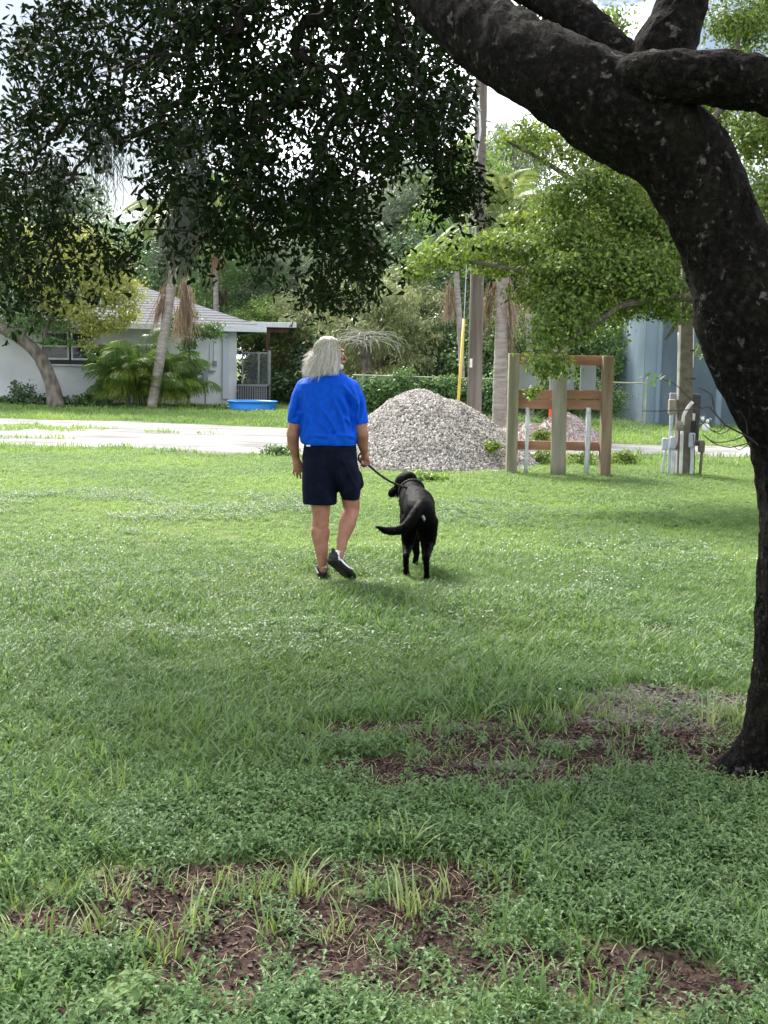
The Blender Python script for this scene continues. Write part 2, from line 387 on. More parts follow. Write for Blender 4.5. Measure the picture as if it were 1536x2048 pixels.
# ---------------------------------------------------------------- scattering
def scatter(name, P, template, mat, rot=None, scl=None, label=None, parent=None):
    """one stuff object: copies of a small mesh over points"""
    n = len(P); me = bpy.data.meshes.new(name); me.vertices.add(n); me.vertices.foreach_set('co', np.asarray(P, np.float32).ravel())
    if rot is None: rot = np.stack([rng.normal(0, .1, n), rng.normal(0, .1, n), rng.random(n) * 6.283], 1)
    if scl is None: scl = .7 + .6 * rng.random(n)
    a = me.attributes.new('rot', 'FLOAT_VECTOR', 'POINT'); a.data.foreach_set('vector', np.asarray(rot, np.float32).ravel())
    a = me.attributes.new('scl', 'FLOAT', 'POINT'); a.data.foreach_set('value', np.asarray(scl, np.float32))
    o = link(bpy.data.objects.new(name, me), parent); o['kind'] = 'stuff'
    if label: o['label'] = label
    tv, tf, tr = template
    src = mk(name + '_piece', tv, tf, mat, rnd=tr); sc.collection.objects.unlink(src)
    g = bpy.data.node_groups.new(name, 'GeometryNodeTree')
    g.interface.new_socket('Geometry', in_out='INPUT', socket_type='NodeSocketGeometry'); g.interface.new_socket('Geometry', in_out='OUTPUT', socket_type='NodeSocketGeometry')
    n1 = g.nodes; gi = n1.new('NodeGroupInput'); go = n1.new('NodeGroupOutput'); ip = n1.new('GeometryNodeInstanceOnPoints'); oi = n1.new('GeometryNodeObjectInfo')
    oi.inputs['Object'].default_value = src
    ra = n1.new('GeometryNodeInputNamedAttribute'); ra.data_type = 'FLOAT_VECTOR'; ra.inputs[0].default_value = 'rot'
    sa = n1.new('GeometryNodeInputNamedAttribute'); sa.data_type = 'FLOAT'; sa.inputs[0].default_value = 'scl'
    g.links.new(gi.outputs[0], ip.inputs['Points']); g.links.new(oi.outputs['Geometry'], ip.inputs['Instance'])
    g.links.new(ra.outputs[0], ip.inputs['Rotation']); g.links.new(sa.outputs[0], ip.inputs['Scale']); g.links.new(ip.outputs[0], go.inputs[0])
    md = o.modifiers.new('scatter', 'NODES'); md.node_group = g; return o
def area_points(n, ymin, ymax, half=lambda y: y * .34 + .6, power=1.0):
    y = ymin + (ymax - ymin) * rng.random(n) ** power
    hw = half(y); keep = rng.random(n) < hw / half(np.array(ymax)); y = y[keep]; x = (rng.random(len(y)) * 2 - 1) * half(y)
    return x, y

# ---------------------------------------------------------------- gravel piles
def pile(name, label, c, rx, ry, h, mats, nst, ssize, lumps=0.06, seed=0, shape=1.35):
    t = thing(name, label, 'gravel pile', (c.x, c.y, 0)); n = 64; V = []
    X, Y = np.meshgrid(np.linspace(-1.15, 1.15, n), np.linspace(-1.15, 1.15, n), indexing='ij')
    def hz(X, Y):
        ang = np.arctan2(Y, X); r = np.sqrt(X ** 2 + Y ** 2) / (1 + .07 * np.sin(ang * 3 + seed) + .05 * np.sin(ang * 5 + 2 * seed))
        z = h * np.clip(1 - r ** shape, 0, 1) ** 1.12
        z = np.where(z > .82 * h, .82 * h + (z - .82 * h) * .9, z)
        return np.where(r < 1.02, z + lumps * (fbm(X * rx + seed, Y * ry, 2.2) - .5) * np.clip((1.02 - r) * 6, 0, 1), 0)
    Z = hz(X, Y) - .02; idx = np.arange(n * n).reshape(n, n); q = idx[:-1, :-1].ravel()
    m_ = mk('mound', np.stack([c.x + X.ravel() * rx, c.y + Y.ravel() * ry, Z.ravel()], 1), np.stack([q, q + n, q + n + 1, q + 1], 1), mats[0], t, True)
    a = rng.random(nst) * 6.283; r = np.sqrt(rng.random(nst)) * 1.02 + (rng.random(nst) < .06) * rng.random(nst) ** 2 * .3; x, y = r * np.cos(a), r * np.sin(a)
    P = np.stack([x * rx, y * ry, hz(x, y)], 1)
    s = MB(); 
    for k in range(1): s.ell((0, 0, 0), (.5, .36, .2), nu=6, nv=4)
    tv = np.array(s.v) + rng.normal(0, .05, (len(s.v), 3))
    o = scatter('stones', P, (tv, s.f, None), mats[1], rot=rng.random((nst, 3)) * 6.28, scl=ssize * (.5 + 1.1 * rng.random(nst) ** 2), parent=t)
    return t
def stone_mat(name, cols):
    m = leaf_material(name, cols, trans=0, rough=.9, src='obj', spec=.15)
    return m
pale = stone_mat('pale_stone', [(.24, .215, .20), (.46, .43, .40), (.58, .55, .525), (.68, .655, .635)])
pile('gravel_pile', 'large heap of pale crushed stone between the man and the timber frame', Vector(((842 - 768) / F * 19.3, 19.2, 0)), 1.75, 2.0, 1.13,
     (material('pile_core', (.24, .225, .205), (.36, .335, .31), scale=30, rough=.95, bump=.6, bscale=60), pale), 24000, .050, seed=1, shape=1.6, lumps=.16)
tan = stone_mat('tan_stone', [(.26, .21, .19), (.42, .36, .33), (.5, .44, .41)])
pile('gravel_pile', 'low pinkish tan gravel heap behind the timber frame', at(1128, 860, 24.2), .95, 1.0, .66,
     (material('tan_core', (.36, .29, .27), (.52, .44, .42), scale=14, rough=.95, bump=.6, bscale=40), tan), 3500, .035, seed=3)
pile('gravel_pile', 'flat spread tan gravel ridge left of the tan heap', at(1055, 860, 24.6), 1.15, .9, .42,
     (bpy.data.materials['tan_core'], tan), 3000, .035, seed=5)

# ---------------------------------------------------------------- house
HB = Vector((-4.9, 39.4, 0)); HU = Vector((-9.1, -2.6, 0)).normalized(); HV = Vector((-HU.y, HU.x, 0))
if HV.y < 0: HV = -HV
def hp(a, b, z): return HB + HU * a + HV * b + Vector((0, 0, z))
def onwall(px, py, b=0.0):
    d = ray(px, py); o = Vector((0, 0, CH)); p0 = HB + HV * b
    t = (p0 - o).dot(HV) / d.dot(HV); P = o + d * t; q = P - HB; return q.dot(HU), P.z
HAX = (HU, HV, Vector((0, 0, 1)))
house = thing('house', 'white single storey house with grey shingle hip roof beyond the lane', 'house', HB)
wallm = material('white_render', (.56, .575, .605), (.70, .715, .75), scale=1.1, rough=.85, bump=.15, bscale=30)
whitem = material('white_paint', (.6, .62, .65), (.68, .69, .72), scale=6, rough=.5)
aL, zT = onwall(80, 655); aR, _ = onwall(203, 655); _, zS = onwall(140, 729)
zT = 2.28; HH = 2.5; HL = 13.0; HD = 8.0
w = MB()
def wallbox(a0, a1, z0, z1, b=0.1, th=0.2): w.box(hp((a0 + a1) / 2, b, (z0 + z1) / 2), (abs(a1 - a0), th, z1 - z0), axes=HAX)
wallbox(0, aR, 0, HH); wallbox(aL, HL, 0, HH); wallbox(aR, aL, 0, zS); wallbox(aR, aL, zT, HH)
w.box(hp(.1, HD / 2, HH / 2), (.2, HD - .4, HH), axes=HAX); w.box(hp(HL - .1, HD / 2, HH / 2), (.2, HD - .4, HH), axes=HAX); w.box(hp(HL / 2, HD - .1, HH / 2), (HL, .2, HH), axes=HAX)
w.build('wall', wallm, house)
shingle = material('grey_shingle', (.065, .07, .085), (.10, .108, .13), scale=5, rough=.9, bump=.3, bscale=40, stretch=(1, 1, 6))
# hip roof in courses, each course a step
def roof_part(name, a0, a1, b0, b1, z0, ridge_a0, ridge_a1, ridge_z, ncourse=16):
    """courses on all four slopes"""
    mb = MB(); bm_ = (b0 + b1) / 2
    for k in range(ncourse):
        t0, t1 = k / ncourse, (k + 1) / ncourse
        lo = [(a0 + (ridge_a0 - a0) * t0, b0 + (bm_ - b0) * t0), (a1 + (ridge_a1 - a1) * t0, b0 + (bm_ - b0) * t0), (a1 + (ridge_a1 - a1) * t0, b1 + (bm_ - b1) * t0), (a0 + (ridge_a0 - a0) * t0, b1 + (bm_ - b1) * t0)]
        hi = [(a0 + (ridge_a0 - a0) * t1, b0 + (bm_ - b0) * t1), (a1 + (ridge_a1 - a1) * t1, b0 + (bm_ - b0) * t1), (a1 + (ridge_a1 - a1) * t1, b1 + (bm_ - b1) * t1), (a0 + (ridge_a0 - a0) * t1, b1 + (bm_ - b1) * t1)]
        za, zb = z0 + (ridge_z - z0) * t0 + .012, z0 + (ridge_z - z0) * t1
        V = [hp(a, b, za - .03) for a, b in lo] + [hp(a, b, za) for a, b in lo] + [hp(a, b, zb) for a, b in hi]
        Fq = []
        for i in range(4):
            j = (i + 1) % 4; Fq += [(i, j, 4 + j, 4 + i), (4 + i, 4 + j, 8 + j, 8 + i)]
        mb.add(V, Fq)
    return mb.build(name, shingle, house)
roof_part('roof', -.85, HL + .6, -.55, HD + .6, 2.56, 2.9, HL - 3, 4.02)
fa = MB()
for (a0, b0, a1, b1) in ((-.86, -.57, HL + .62, -.57), (-.86, -.57, -.86, HD + .6)):
    c = (hp(a0, b0, 2.49) + hp(a1, b1, 2.49)) / 2
    if b0 == b1: fa.box(c, (abs(a1 - a0), .03, .17), axes=HAX)
    else: fa.box(c, (.03, abs(b1 - b0), .17), axes=HAX)
fa.build('fascia', whitem, house)
MB().box(hp(HL / 2 - .1, -.27, 2.43), (HL + 1.3, .52, .02), axes=HAX).build('soffit', whitem, house)
# windows: two sash units
glass = material('dark_glass', (.012, .014, .018), rough=.08, spec=.6)
am_, _ = onwall(140, 700)
for a0, a1 in ((aL, am_ + .03), (am_ - .03, aR)):
    fr = MB(); cx = (a0 + a1) / 2; wd = abs(a0 - a1); zb = zS + .14
    for z, h in ((zT - .03, .06), (zb + .03, .06), ((zT + zb) / 2 - .02, .05)): fr.box(hp(cx, .03, z), (wd, .06, h), axes=HAX)
    for a in (a0 - .025, a1 + .025): fr.box(hp(a, .032, (zT + zb) / 2), (.05, .062, zT - zb), axes=HAX)
    f = fr.build('window', whitem, house)
    for z0, z1 in ((zb, (zT + zb) / 2), ((zT + zb) / 2, zT)):
        MB().box(hp(cx, .07, (z0 + z1) / 2), (wd - .06, .01, z1 - z0), axes=HAX).build('pane', glass, f)
MB().box(hp((aL + aR) / 2, .08, zS + .07), (abs(aL - aR), .04, .14), axes=HAX).build('gap_shade_strip', material('gap_shade_paint', (.05, .055, .065), rough=.8), house)  # solid dark strip under the panes; the gap's shade is in its colour
MB().box(hp((aL + aR) / 2, -.05, zS - .02), (abs(aL - aR) + .35, .14, .05), axes=HAX).build('sill', whitem, house, bevel=.008)
# wall boxes and conduits, right of the palm
gm = material('grey_box', (.2, .21, .24), (.28, .29, .32), scale=12, rough=.6)
for px, py, wd, ht in ((410, 755, 10, 22), (429, 727, 7, 11), (413, 740, 7, 8), (423, 742, 14, 3)):
    a, z = onwall(px, py); MB().box(hp(a, -.07, z), (wd / 61, .14, ht / 61), axes=HAX).build('electric_box', gm, house, bevel=.01)
for px, y0, y1, r in ((420, 686, 740, .025), (428, 680, 722, .025), (411, 768, 806, .018)):
    a, z0 = onwall(px, y1); _, z1 = onwall(px, y0); MB().tube([hp(a, -.03, z0), hp(a, -.03, z1)], r, 8).build('conduit', whitem if px > 411 else gm, house)
a, z0 = onwall(450, 798); _, z1 = onwall(450, 666)
MB().box(hp(a, -.06, (z0 + z1) / 2), (.2, .12, z1 - z0), axes=HAX).build('downspout', material('dull_white', (.5, .53, .6), rough=.6), house, bevel=.02)
# patio cover beyond the corner
D_ = 41.0
def sx(px, D): return (px - 768) / F * D
pc = MB(); pc.box(Vector(((sx(468, D_) + sx(583, D_)) / 2, D_ + 1.4, 2.70)), (sx(583, D_) - sx(468, D_), 3.0, .17), rot=.05)
pc.build('patio_roof', whitem, house, bevel=.01)
brown = material('brown_timber', (.06, .035, .025), (.11, .06, .04), scale=8, rough=.8, stretch=(1, 1, .2))
MB().box(Vector(((sx(482, D_) + sx(572, D_)) / 2, D_ + .1, 2.53)), (sx(572, D_) - sx(482, D_), .1, .16), rot=.05).build('beam', brown, house)
MB().box(Vector((sx(531, D_), D_ + .1, 1.22)), (.14, .14, 2.44)).build('post', brown, house)

# gate frame, air conditioner, pool
galv = material('galvanised_steel', (.3, .32, .34), (.42, .44, .46), scale=10, rough=.45, metal=.4)
D_ = 40.2
gt = thing('gate', 'chain-link gate frame standing under the patio cover', 'gate', (sx(505, D_), D_, 0))
zt = at(500, 706, D_).z
MB().tube([(sx(480, D_), D_, zt), (sx(533, D_), D_, zt)], .025, 8).build('top_rail', galv, gt)
for p in (481, 513): MB().tube([(sx(p, D_), D_, 0), (sx(p, D_), D_, zt + .05)], .035 if p == 513 else .025, 8).build('upright', galv, gt)
MB().tube([(sx(534, D_), D_, 0), (sx(534, D_), D_, zt + .1)], .06, 8).build('post', galv, gt)
def lattice(x0, x1, z0, z1, y0, y1, step, r, mat, parent, name='mesh'):
    V = []; Fc = []; Lx = x1 - x0; Hh = z1 - z0
    yat = lambda x: y0 + (y1 - y0) * (x - x0) / Lx
    for sgn in (1, -1):
        for c in np.arange(-Hh, Lx, step):
            a = max(0, c); b = min(Lx, c + Hh)
            if b <= a: continue
            za, zb = (a - c, b - c) if sgn == 1 else (Hh - (a - c), Hh - (b - c))
            i = len(V); xa, xb = x0 + a, x0 + b
            V += [(xa, yat(xa) + r * sgn, z0 + za), (xb, yat(xb) + r * sgn, z0 + zb), (xb, yat(xb) + r * sgn, z0 + zb + r * 2), (xa, yat(xa) + r * sgn, z0 + za + r * 2)]; Fc.append((i, i + 1, i + 2, i + 3))
    o = mk(name, V, Fc, mat, parent); o['kind'] = 'stuff'; return o
lattice(sx(481, D_), sx(533, D_), .1, zt, D_, D_, .075, .003, galv, gt, 'chain_link')
D_ = 39.2
ac = thing('air_conditioner', 'grey louvred air conditioner beside the house corner', 'air conditioner', (sx(501, D_), D_, 0))
x0, x1 = sx(471, D_), sx(531, D_); hac = at(500, 770, D_).z
MB().box(((x0 + x1) / 2, D_ + .45, hac / 2), (x1 - x0 - .1, .8, hac - .06)).build('coil', material('ac_dark', (.05, .055, .06), rough=.7), ac)
acm = material('ac_grey', (.22, .23, .25), rough=.5)
MB().box(((x0 + x1) / 2, D_ + .45, hac - .02), (x1 - x0, .9, .06)).build('lid', acm, ac, bevel=.015)
MB().box(((x0 + x1) / 2, D_ + .45, .04), (x1 - x0, .9, .08)).build('base', acm, ac)
for k in range(13):
    MB().box((x0 + .04 + (x1 - x0 - .08) * k / 12, D_ + .02, hac / 2), (.03, .03, hac - .1)).build('louvre', acm if k < 8 else acm, ac)
for k in range(8): MB().box(((x0 + x1) / 2 + .28, D_ + .03, .12 + k * (hac - .2) / 8), ((x1 - x0) * .4, .02, .02)).build('grille_bar', acm, ac)
# paddling pool
pool = MB(); pc_ = at(505, 812, 36.2); pc_.z = 0; n = 40; prof = [(.0, .02), (.66, .02), (.69, .05), (.675, .12), (.70, .13), (.69, .22), (.72, .23), (.715, .30), (.76, .315), (.765, .29), (.735, .285), (.70, .02), (.0, .0)]
prof = [(.0, .03), (.63, .03), (.66, .27), (.70, .30), (.75, .305), (.76, .28), (.72, .27), (.705, .19), (.715, .18), (.69, .10), (.70, .09), (.66, .005), (0, .004)]
V = []; Fc = []
for r_, z_ in prof:
    for k in range(n):
        a = 2 * math.pi * k / n; rr = r_ * (1 + .012 * math.cos(a * 10)); V.append((pc_.x + rr * math.cos(a), pc_.y + rr * math.sin(a), z_))
for i in range(len(prof) - 1):
    for k in range(n): Fc.append((i * n + k, i * n + (k + 1) % n, (i + 1) * n + (k + 1) % n, (i + 1) * n + k))
o = mk('paddling_pool', V, Fc, material('pool_blue', (.02, .22, .72), rough=.35), None, True)
tag(o, 'round bright blue plastic paddling pool on grass by the house corner', 'paddling pool')

# ---------------------------------------------------------------- chain-link fence
fy0, fy1 = 33.5, 31.5; fx0, fx1 = sx(700, fy0), sx(1282, fy1)
fence = thing('fence', 'vine-covered chain-link fence with pale top rail behind the gravel heaps', 'fence', (fx0, fy0, 0))
zt0 = at(790, 752, 33.3).z; fpale = material('weathered_rail', (.24, .27, .18), (.36, .38, .28), scale=5, rough=.6)
fyat = lambda x: fy0 + (fy1 - fy0) * (x - fx0) / (fx1 - fx0)
MB().tube([(fx0, fy0, zt0), ((fx0 + fx1) / 2, fyat((fx0 + fx1) / 2), zt0 - .02), (fx1, fy1, zt0 - .03)], .02, 8).build('top_rail', fpale, fence)
for p in (720, 862, 995, 1130, 1267):
    x = sx(p, 32.5); MB().tube([(x, fyat(x), 0), (x, fyat(x), zt0 + .05)], .035, 8).build('post', fpale, fence)
lattice(fx0, fx1, .03, zt0 - .02, fy0, fy1, .1, .0035, galv, fence, 'chain_link')

# ---------------------------------------------------------------- blue corrugated shed
D_ = 32.6; bx0, bx1 = sx(1279, D_), sx(1279, D_) + 4.6
shed = thing('metal_shed', 'tall blue-grey sheet metal shed behind the meter pole', 'shed', ((bx0 + bx1) / 2, D_, 0))
blue = material('faded_blue_metal', (.12, .17, .215), (.17, .235, .29), scale=1.6, rough=.55, bump=.1, bscale=4, c3=(.21, .28, .35), lo=.3, hi=.62, stretch=(1.0, 1.0, .5), spec=.4)
pts = [0, .3, .34, .42, .46, 1.15, 1.19, 1.27, 1.31, 2.0, 2.04, 2.12, 2.16, 2.85, 2.89, 2.97, 3.01, 3.7, 3.74, 3.82, 3.86, 4.6]
dep = [0, 0, -.05, -.05, 0, 0, -.02, -.02, 0, 0, -.02, -.02, 0, 0, -.02, -.02, 0, 0, -.05, -.05, 0, 0]
for i in range(0, 20, 4):
    j = min(i + 5, len(pts) - 1) if i < 16 else len(pts) - 1; V = []; Fc = []
    for k in range(i, j + 1):
        yy = D_ + dep[k] + .25 * (pts[k] / 4.6)
        V += [(bx0 + pts[k], yy, .02), (bx0 + pts[k], yy, 3.15), (bx0 + pts[k], yy + .04, .02), (bx0 + pts[k], yy + .04, 3.15)]
    for k in range(j - i): q = k * 4; Fc += [(q, q + 4, q + 5, q + 1), (q + 2, q + 3, q + 7, q + 6), (q + 1, q + 5, q + 7, q + 3), (q, q + 2, q + 6, q + 4)]
    mk('panel', V, Fc, blue, shed)
MB().box((bx0 + .02, D_ + 1.6, 1.58), (.04, 3.1, 3.12)).build('side_wall', blue, shed)
MB().box((bx1 - .02, D_ + 1.8, 1.58), (.04, 3.1, 3.12)).build('side_wall', blue, shed)
MB().box(((bx0 + bx1) / 2, D_ + 3.3, 1.58), (4.6, .04, 3.12)).build('back_wall', blue, shed)
MB().box(((bx0 + bx1) / 2, D_ + 1.7, 3.2), (4.8, 3.6, .06)).build('roof', blue, shed)
# ---------------------------------------------------------------- timber frame (back of a sign or meter rack)
D_ = 17.5
fr_ = thing('timber_frame', 'timber frame of two square posts, round centre pole and red-brown boards', 'wooden frame', ground(1120, 946))
greyw = material('grey_green_timber', (.16, .15, .105), (.27, .25, .17), scale=9, rough=.9, bump=.5, bscale=30, stretch=(1, 1, .12))
brownw = material('weathered_brown_timber', (.15, .11, .075), (.25, .19, .13), scale=9, rough=.9, bump=.5, bscale=30, stretch=(1, 1, .12))
redw = material('red_brown_board', (.27, .13, .085), (.40, .22, .15), scale=7, rough=.85, bump=.4, bscale=26, stretch=(.12, 1, 1))
def upright(mb, px0, py0, px1, py1, D, wx, wy):
    a, b = at(px0, py0, D), at(px1, py1, D); a.z = -.05
    t = (b - a).normalized(); u = Vector((1, .05, 0)); u = (u - t * u.dot(t)).normalized(); v = t.cross(u)
    return mb.box((a + b) / 2, (wx, wy, (b - a).length), axes=(u, v, t))
upright(MB(), 1022, 945, 1028, 707, 17.42, .15, .15).build('square_post', greyw, fr_, bevel=.008)
upright(MB(), 1209, 945, 1216, 712, 17.42, .15, .15).build('square_post', brownw, fr_, bevel=.008)['label'] = 'browner square post'
a, b = at(1116, 948, 17.28), at(1124, 560, 17.28); a.z = -.05
pts = [a.lerp(b, t) for t in np.linspace(0, 1, 14)]
MB().tube(pts, [.112 - .0012 * i + .002 * math.sin(i * 1.7) for i in range(14)], 18).build('round_pole', material('weathered_pole', (.19, .18, .14), (.30, .28, .215), scale=7, rough=.9, bump=.5, bscale=22, stretch=(1, 1, .15)), fr_, True)
for y0, y1, yo in ((709, 728, 3), (779, 797, 2), (798, 817, 3), (881, 899, 3)):
    pa, pb = at(1030, (y0 + y1) / 2, 17.52), at(1208, (y0 + y1) / 2 + yo, 17.52); t = (pb - pa).normalized()
    MB().box((pa + pb) / 2, ((pb - pa).length, .045, (y1 - y0) / 137), axes=(t, Vector((0, 1, 0)), Vector((-t.z, 0, t.x)))).build('board', redw, fr_, bevel=.006)
greym = material('grey_sheet', (.32, .36, .43), (.40, .44, .52), scale=3, rough=.5, metal=.1)
for x0, x1 in ((1038, 1082), (1101, 1147), (1162, 1190)):
    pa, pb = at(x0, 720, 17.6), at(x1, 795, 17.6)
    MB().box((pa + pb) / 2, (pb.x - pa.x, .03, abs(pa.z - pb.z))).build('grey_panel', greym, fr_, bevel=.004)
pvc = material('pale_pipe', (.42, .46, .48), (.58, .62, .64), scale=9, rough=.5)
for x0, x1, r in ((1055, 1051, .026), (1177, 1172, .037)):
    b = at(x0, 815, 17.47); a = at(x1, 948, 17.42); a.z = -.02
    MB().tube([a, a.lerp(b, .3) + Vector((.004, 0, 0)), a.lerp(b, .65) + Vector((.012, 0, 0)), b], [r * 1.0, r, r, r], 12).build('pipe', pvc, fr_, True)
t = at(1103, 800, 26.5); o = thing('marker_post', 'short orange marker post behind the round centre pole', 'marker post', (t.x, t.y, 0))
org = material('orange_plastic', (.75, .10, .04), rough=.5)
MB().tube([(t.x, t.y, 0), (t.x, t.y, at(1103, 762, 26.5).z)], .05, 12).build('shaft', org, o); MB().ell((t.x, t.y, at(1103, 762, 26.5).z), .052).build('cap', org, o)

# ---------------------------------------------------------------- meter pole
mpole = thing('meter_pole', 'square concrete service pole with meter boxes, conduits and floodlights', 'utility pole', ground(1366, 948))
conc = material('brown_concrete', (.11, .092, .077), (.17, .15, .13), scale=12, rough=.9, bump=.3, bscale=50)
a, b = at(1366, 950, 17.9), at(1378, 300, 17.9); a.z = -.05
t = (b - a).normalized(); u = Vector((1, 0, 0)); u = (u - t * u.dot(t)).normalized(); v = t.cross(u)
m_ = MB(); V = [a + u * .115 * i + v * .115 * j for i, j in ((-1, -1), (1, -1), (1, 1), (-1, 1))] + [b + u * .06 * i + v * .06 * j for i, j in ((-1, -1), (1, -1), (1, 1), (-1, 1))]
m_.add(V, [(0, 1, 5, 4), (1, 2, 6, 5), (2, 3, 7, 6), (3, 0, 4, 7), (4, 5, 6, 7), (3, 2, 1, 0)]); m_.build('shaft', conc, mpole, bevel=.012)
lav = material('lilac_grey_box', (.34, .36, .46), (.42, .44, .54), scale=5, rough=.45)
tanb = material('tan_box', (.20, .175, .14), (.29, .26, .21), scale=8, rough=.7)
dark = material('dark_box', (.04, .04, .045), (.09, .085, .085), scale=8, rough=.6)
wht = material('white_pipe', (.55, .56, .56), (.75, .75, .74), scale=8, rough=.5)
brn = material('brown_box', (.10, .085, .07), (.15, .13, .11), scale=8, rough=.7)
def pbox(x0, y0, x1, y1, D, dep, mat, name, bev=.012):
    pa, pb = at(x0, y0, D), at(x1, y1, D); return MB().box(((pa.x + pb.x) / 2, D + dep / 2, (pa.z + pb.z) / 2), (pb.x - pa.x, dep, abs(pa.z - pb.z))).build(name, mat, mpole, bevel=bev)
def ppipe(pts, r, mat, D=17.72, name='conduit'):
    P = [at(x, y, D) for x, y in pts]
    if pts[-1][1] >= 944: P[-1].z = -.03
    C = spline([(*p, r) for p in P], .06); return MB().tube([Vector(c[:3]) for c in C], r, 10).build(name, mat, mpole, True)
pbox(1383, 788, 1397, 892, 17.82, .12, dark, 'meter_panel'); pbox(1341, 786, 1353, 830, 17.86, .08, gm, 'back_plate')
pbox(1340, 799, 1351, 828, 17.68, .12, tanb, 'switch_box'); pbox(1384, 827, 1390, 841, 17.80, .02, wht, 'label_plate', .002)
pbox(1383, 843, 1391, 866, 17.78, .03, material('black_box', (.015, .015, .015), rough=.4), 'meter_cover', .004)
for x0, y0, x1, y1, m in ((1326, 876, 1337, 901, lav), (1342, 873, 1352, 899, lav), (1380, 866, 1390, 896, lav), (1399, 881, 1410, 905, brn)):
    pbox(x0, y0, x1, y1, 17.62, .09, m, 'pull_box', .02)
pbox(1392, 881, 1400, 887, 17.66, .05, brn, 'bracket', .003)
ppipe([(1331, 900), (1329, 915), (1326, 930), (1325, 950)], .022, pvc); ppipe([(1343, 828), (1341, 880), (1338, 951)], .03, pvc, 17.76)
ppipe([(1347, 898), (1346, 920), (1344, 951)], .024, pvc, 17.68); ppipe([(1353, 903), (1351, 950)], .013, wht, 17.7)
ppipe([(1384, 895), (1384, 920), (1382, 950)], .024, pvc, 17.68); ppipe([(1404, 903), (1402, 925), (1400, 948)], .022, brn, 17.68)
ppipe([(1386, 803), (1376, 815), (1367, 832), (1365, 850)], .026, wht, 17.66); ppipe([(1364, 862), (1363, 900), (1361, 951)], .024, wht, 17.68)
ppipe([(1387, 868), (1389, 910), (1388, 950)], .008, dark, 17.6); ppipe([(1359, 870), (1357, 885), (1352, 900)], .014, dark, 17.62)
ppipe([(1385, 615), (1384, 660), (1383, 735)], .03, wht, 17.86); ppipe([(1357, 665), (1357, 720), (1355, 800)], .012, wht, 17.74)
for y in (701, 757): pbox(1380, y - 2, 1391, y + 2, 17.80, .08, dark, 'strap', .002)
c = at(1359, 852, 17.64); m_ = MB(); m_.ell(c, (.062, .06, .078)); m_.build('junction_box', tanb, mpole, True)
lampg = material('white_lamp', (.8, .8, .76), rough=.3)
for x, y, r, dx in ((1405, 838, .028, -.03), (1415, 842, .026, .04), (1411, 856, .062, .0)):
    c = at(x, y, 17.6); m_ = MB(); m_.ell(c, (r, r * .8, r * 1.1)); f_ = m_.build('floodlight', lampg, mpole, True)
    MB().cap(c + Vector((dx + .02, .05, .02)), r * .75, c + Vector((.06, .12, .03)), r * .4, 8).build('housing', gm, f_, True)
ppipe([(1397, 850), (1406, 846), (1414, 852)], .012, gm, 17.74, 'lamp_arm')

# ---------------------------------------------------------------- tall wooden utility pole, guy, lamp
D_ = 24.0; base = ground(947, 884)
up = thing('utility_pole', 'tall weathered wooden utility pole rising behind the pale gravel heap', 'utility pole', base)
pw = material('split_grey_pole', (.075, .062, .052), (.21, .18, .16), scale=5, rough=.95, bump=.8, bscale=14, stretch=(1, 1, .07), bdist=.03)
b = at(969, -60, 24.0); b.y = base.y; P = [Vector(base).lerp(b, t) for t in np.linspace(0, 1, 40)]
P[0].z = -.1
MB().tube(P, [(.15 - .04 * i / 39) * (1 + .03 * math.sin(i * 2.3)) for i in range(40)], 18).build('shaft', pw, up, True)
MB().tube([at(957, 190, 23.82), at(961, 260, 23.82), at(950, 340, 23.8), at(951, 480, 23.8)], .018, 6).build('cable', pvc, up, True)
MB().box(at(942, 726, 23.8), (.05, .02, .17)).build('tag', wht, up)
ar = spline([(*at(962, 222, 23.8), .022), (*at(940, 206, 23.7), .02), (*at(922, 204, 23.6), .02), (*at(908, 214, 23.5), .02)], .05)
MB().tube([Vector(c[:3]) for c in ar], .022, 8).build('lamp_arm', galv, up, True)
c = at(907, 228, 23.5); lp = MB(); lp.tube([c + Vector((0, 0, .16)), c + Vector((0, 0, .08)), c + Vector((0, 0, .07)), c + Vector((0, 0, -.1)), c + Vector((0, 0, -.12))], [.05, .06, .10, .125, .15], 16)
lp.build('lamp_head', material('pale_lamp_grey', (.5, .54, .56), rough=.4), up, True)
gw = thing('guy_wire', 'guy wire in a bright yellow guard leaning to the wooden pole', 'guy wire', ground(916, 880))
yel = material('yellow_guard', (.50, .36, .05), (.56, .42, .08), scale=6, rough=.5)
a, b, c = at(914, 880, 23.3), at(928, 638, 23.55), at(944, 300, 23.85); a.z = 0
MB().tube([a, at(917, 797, 23.38), b], .028, 10).build('guard', yel, gw, True); MB().tube([b, c], .009, 6).build('wire', galv, gw)

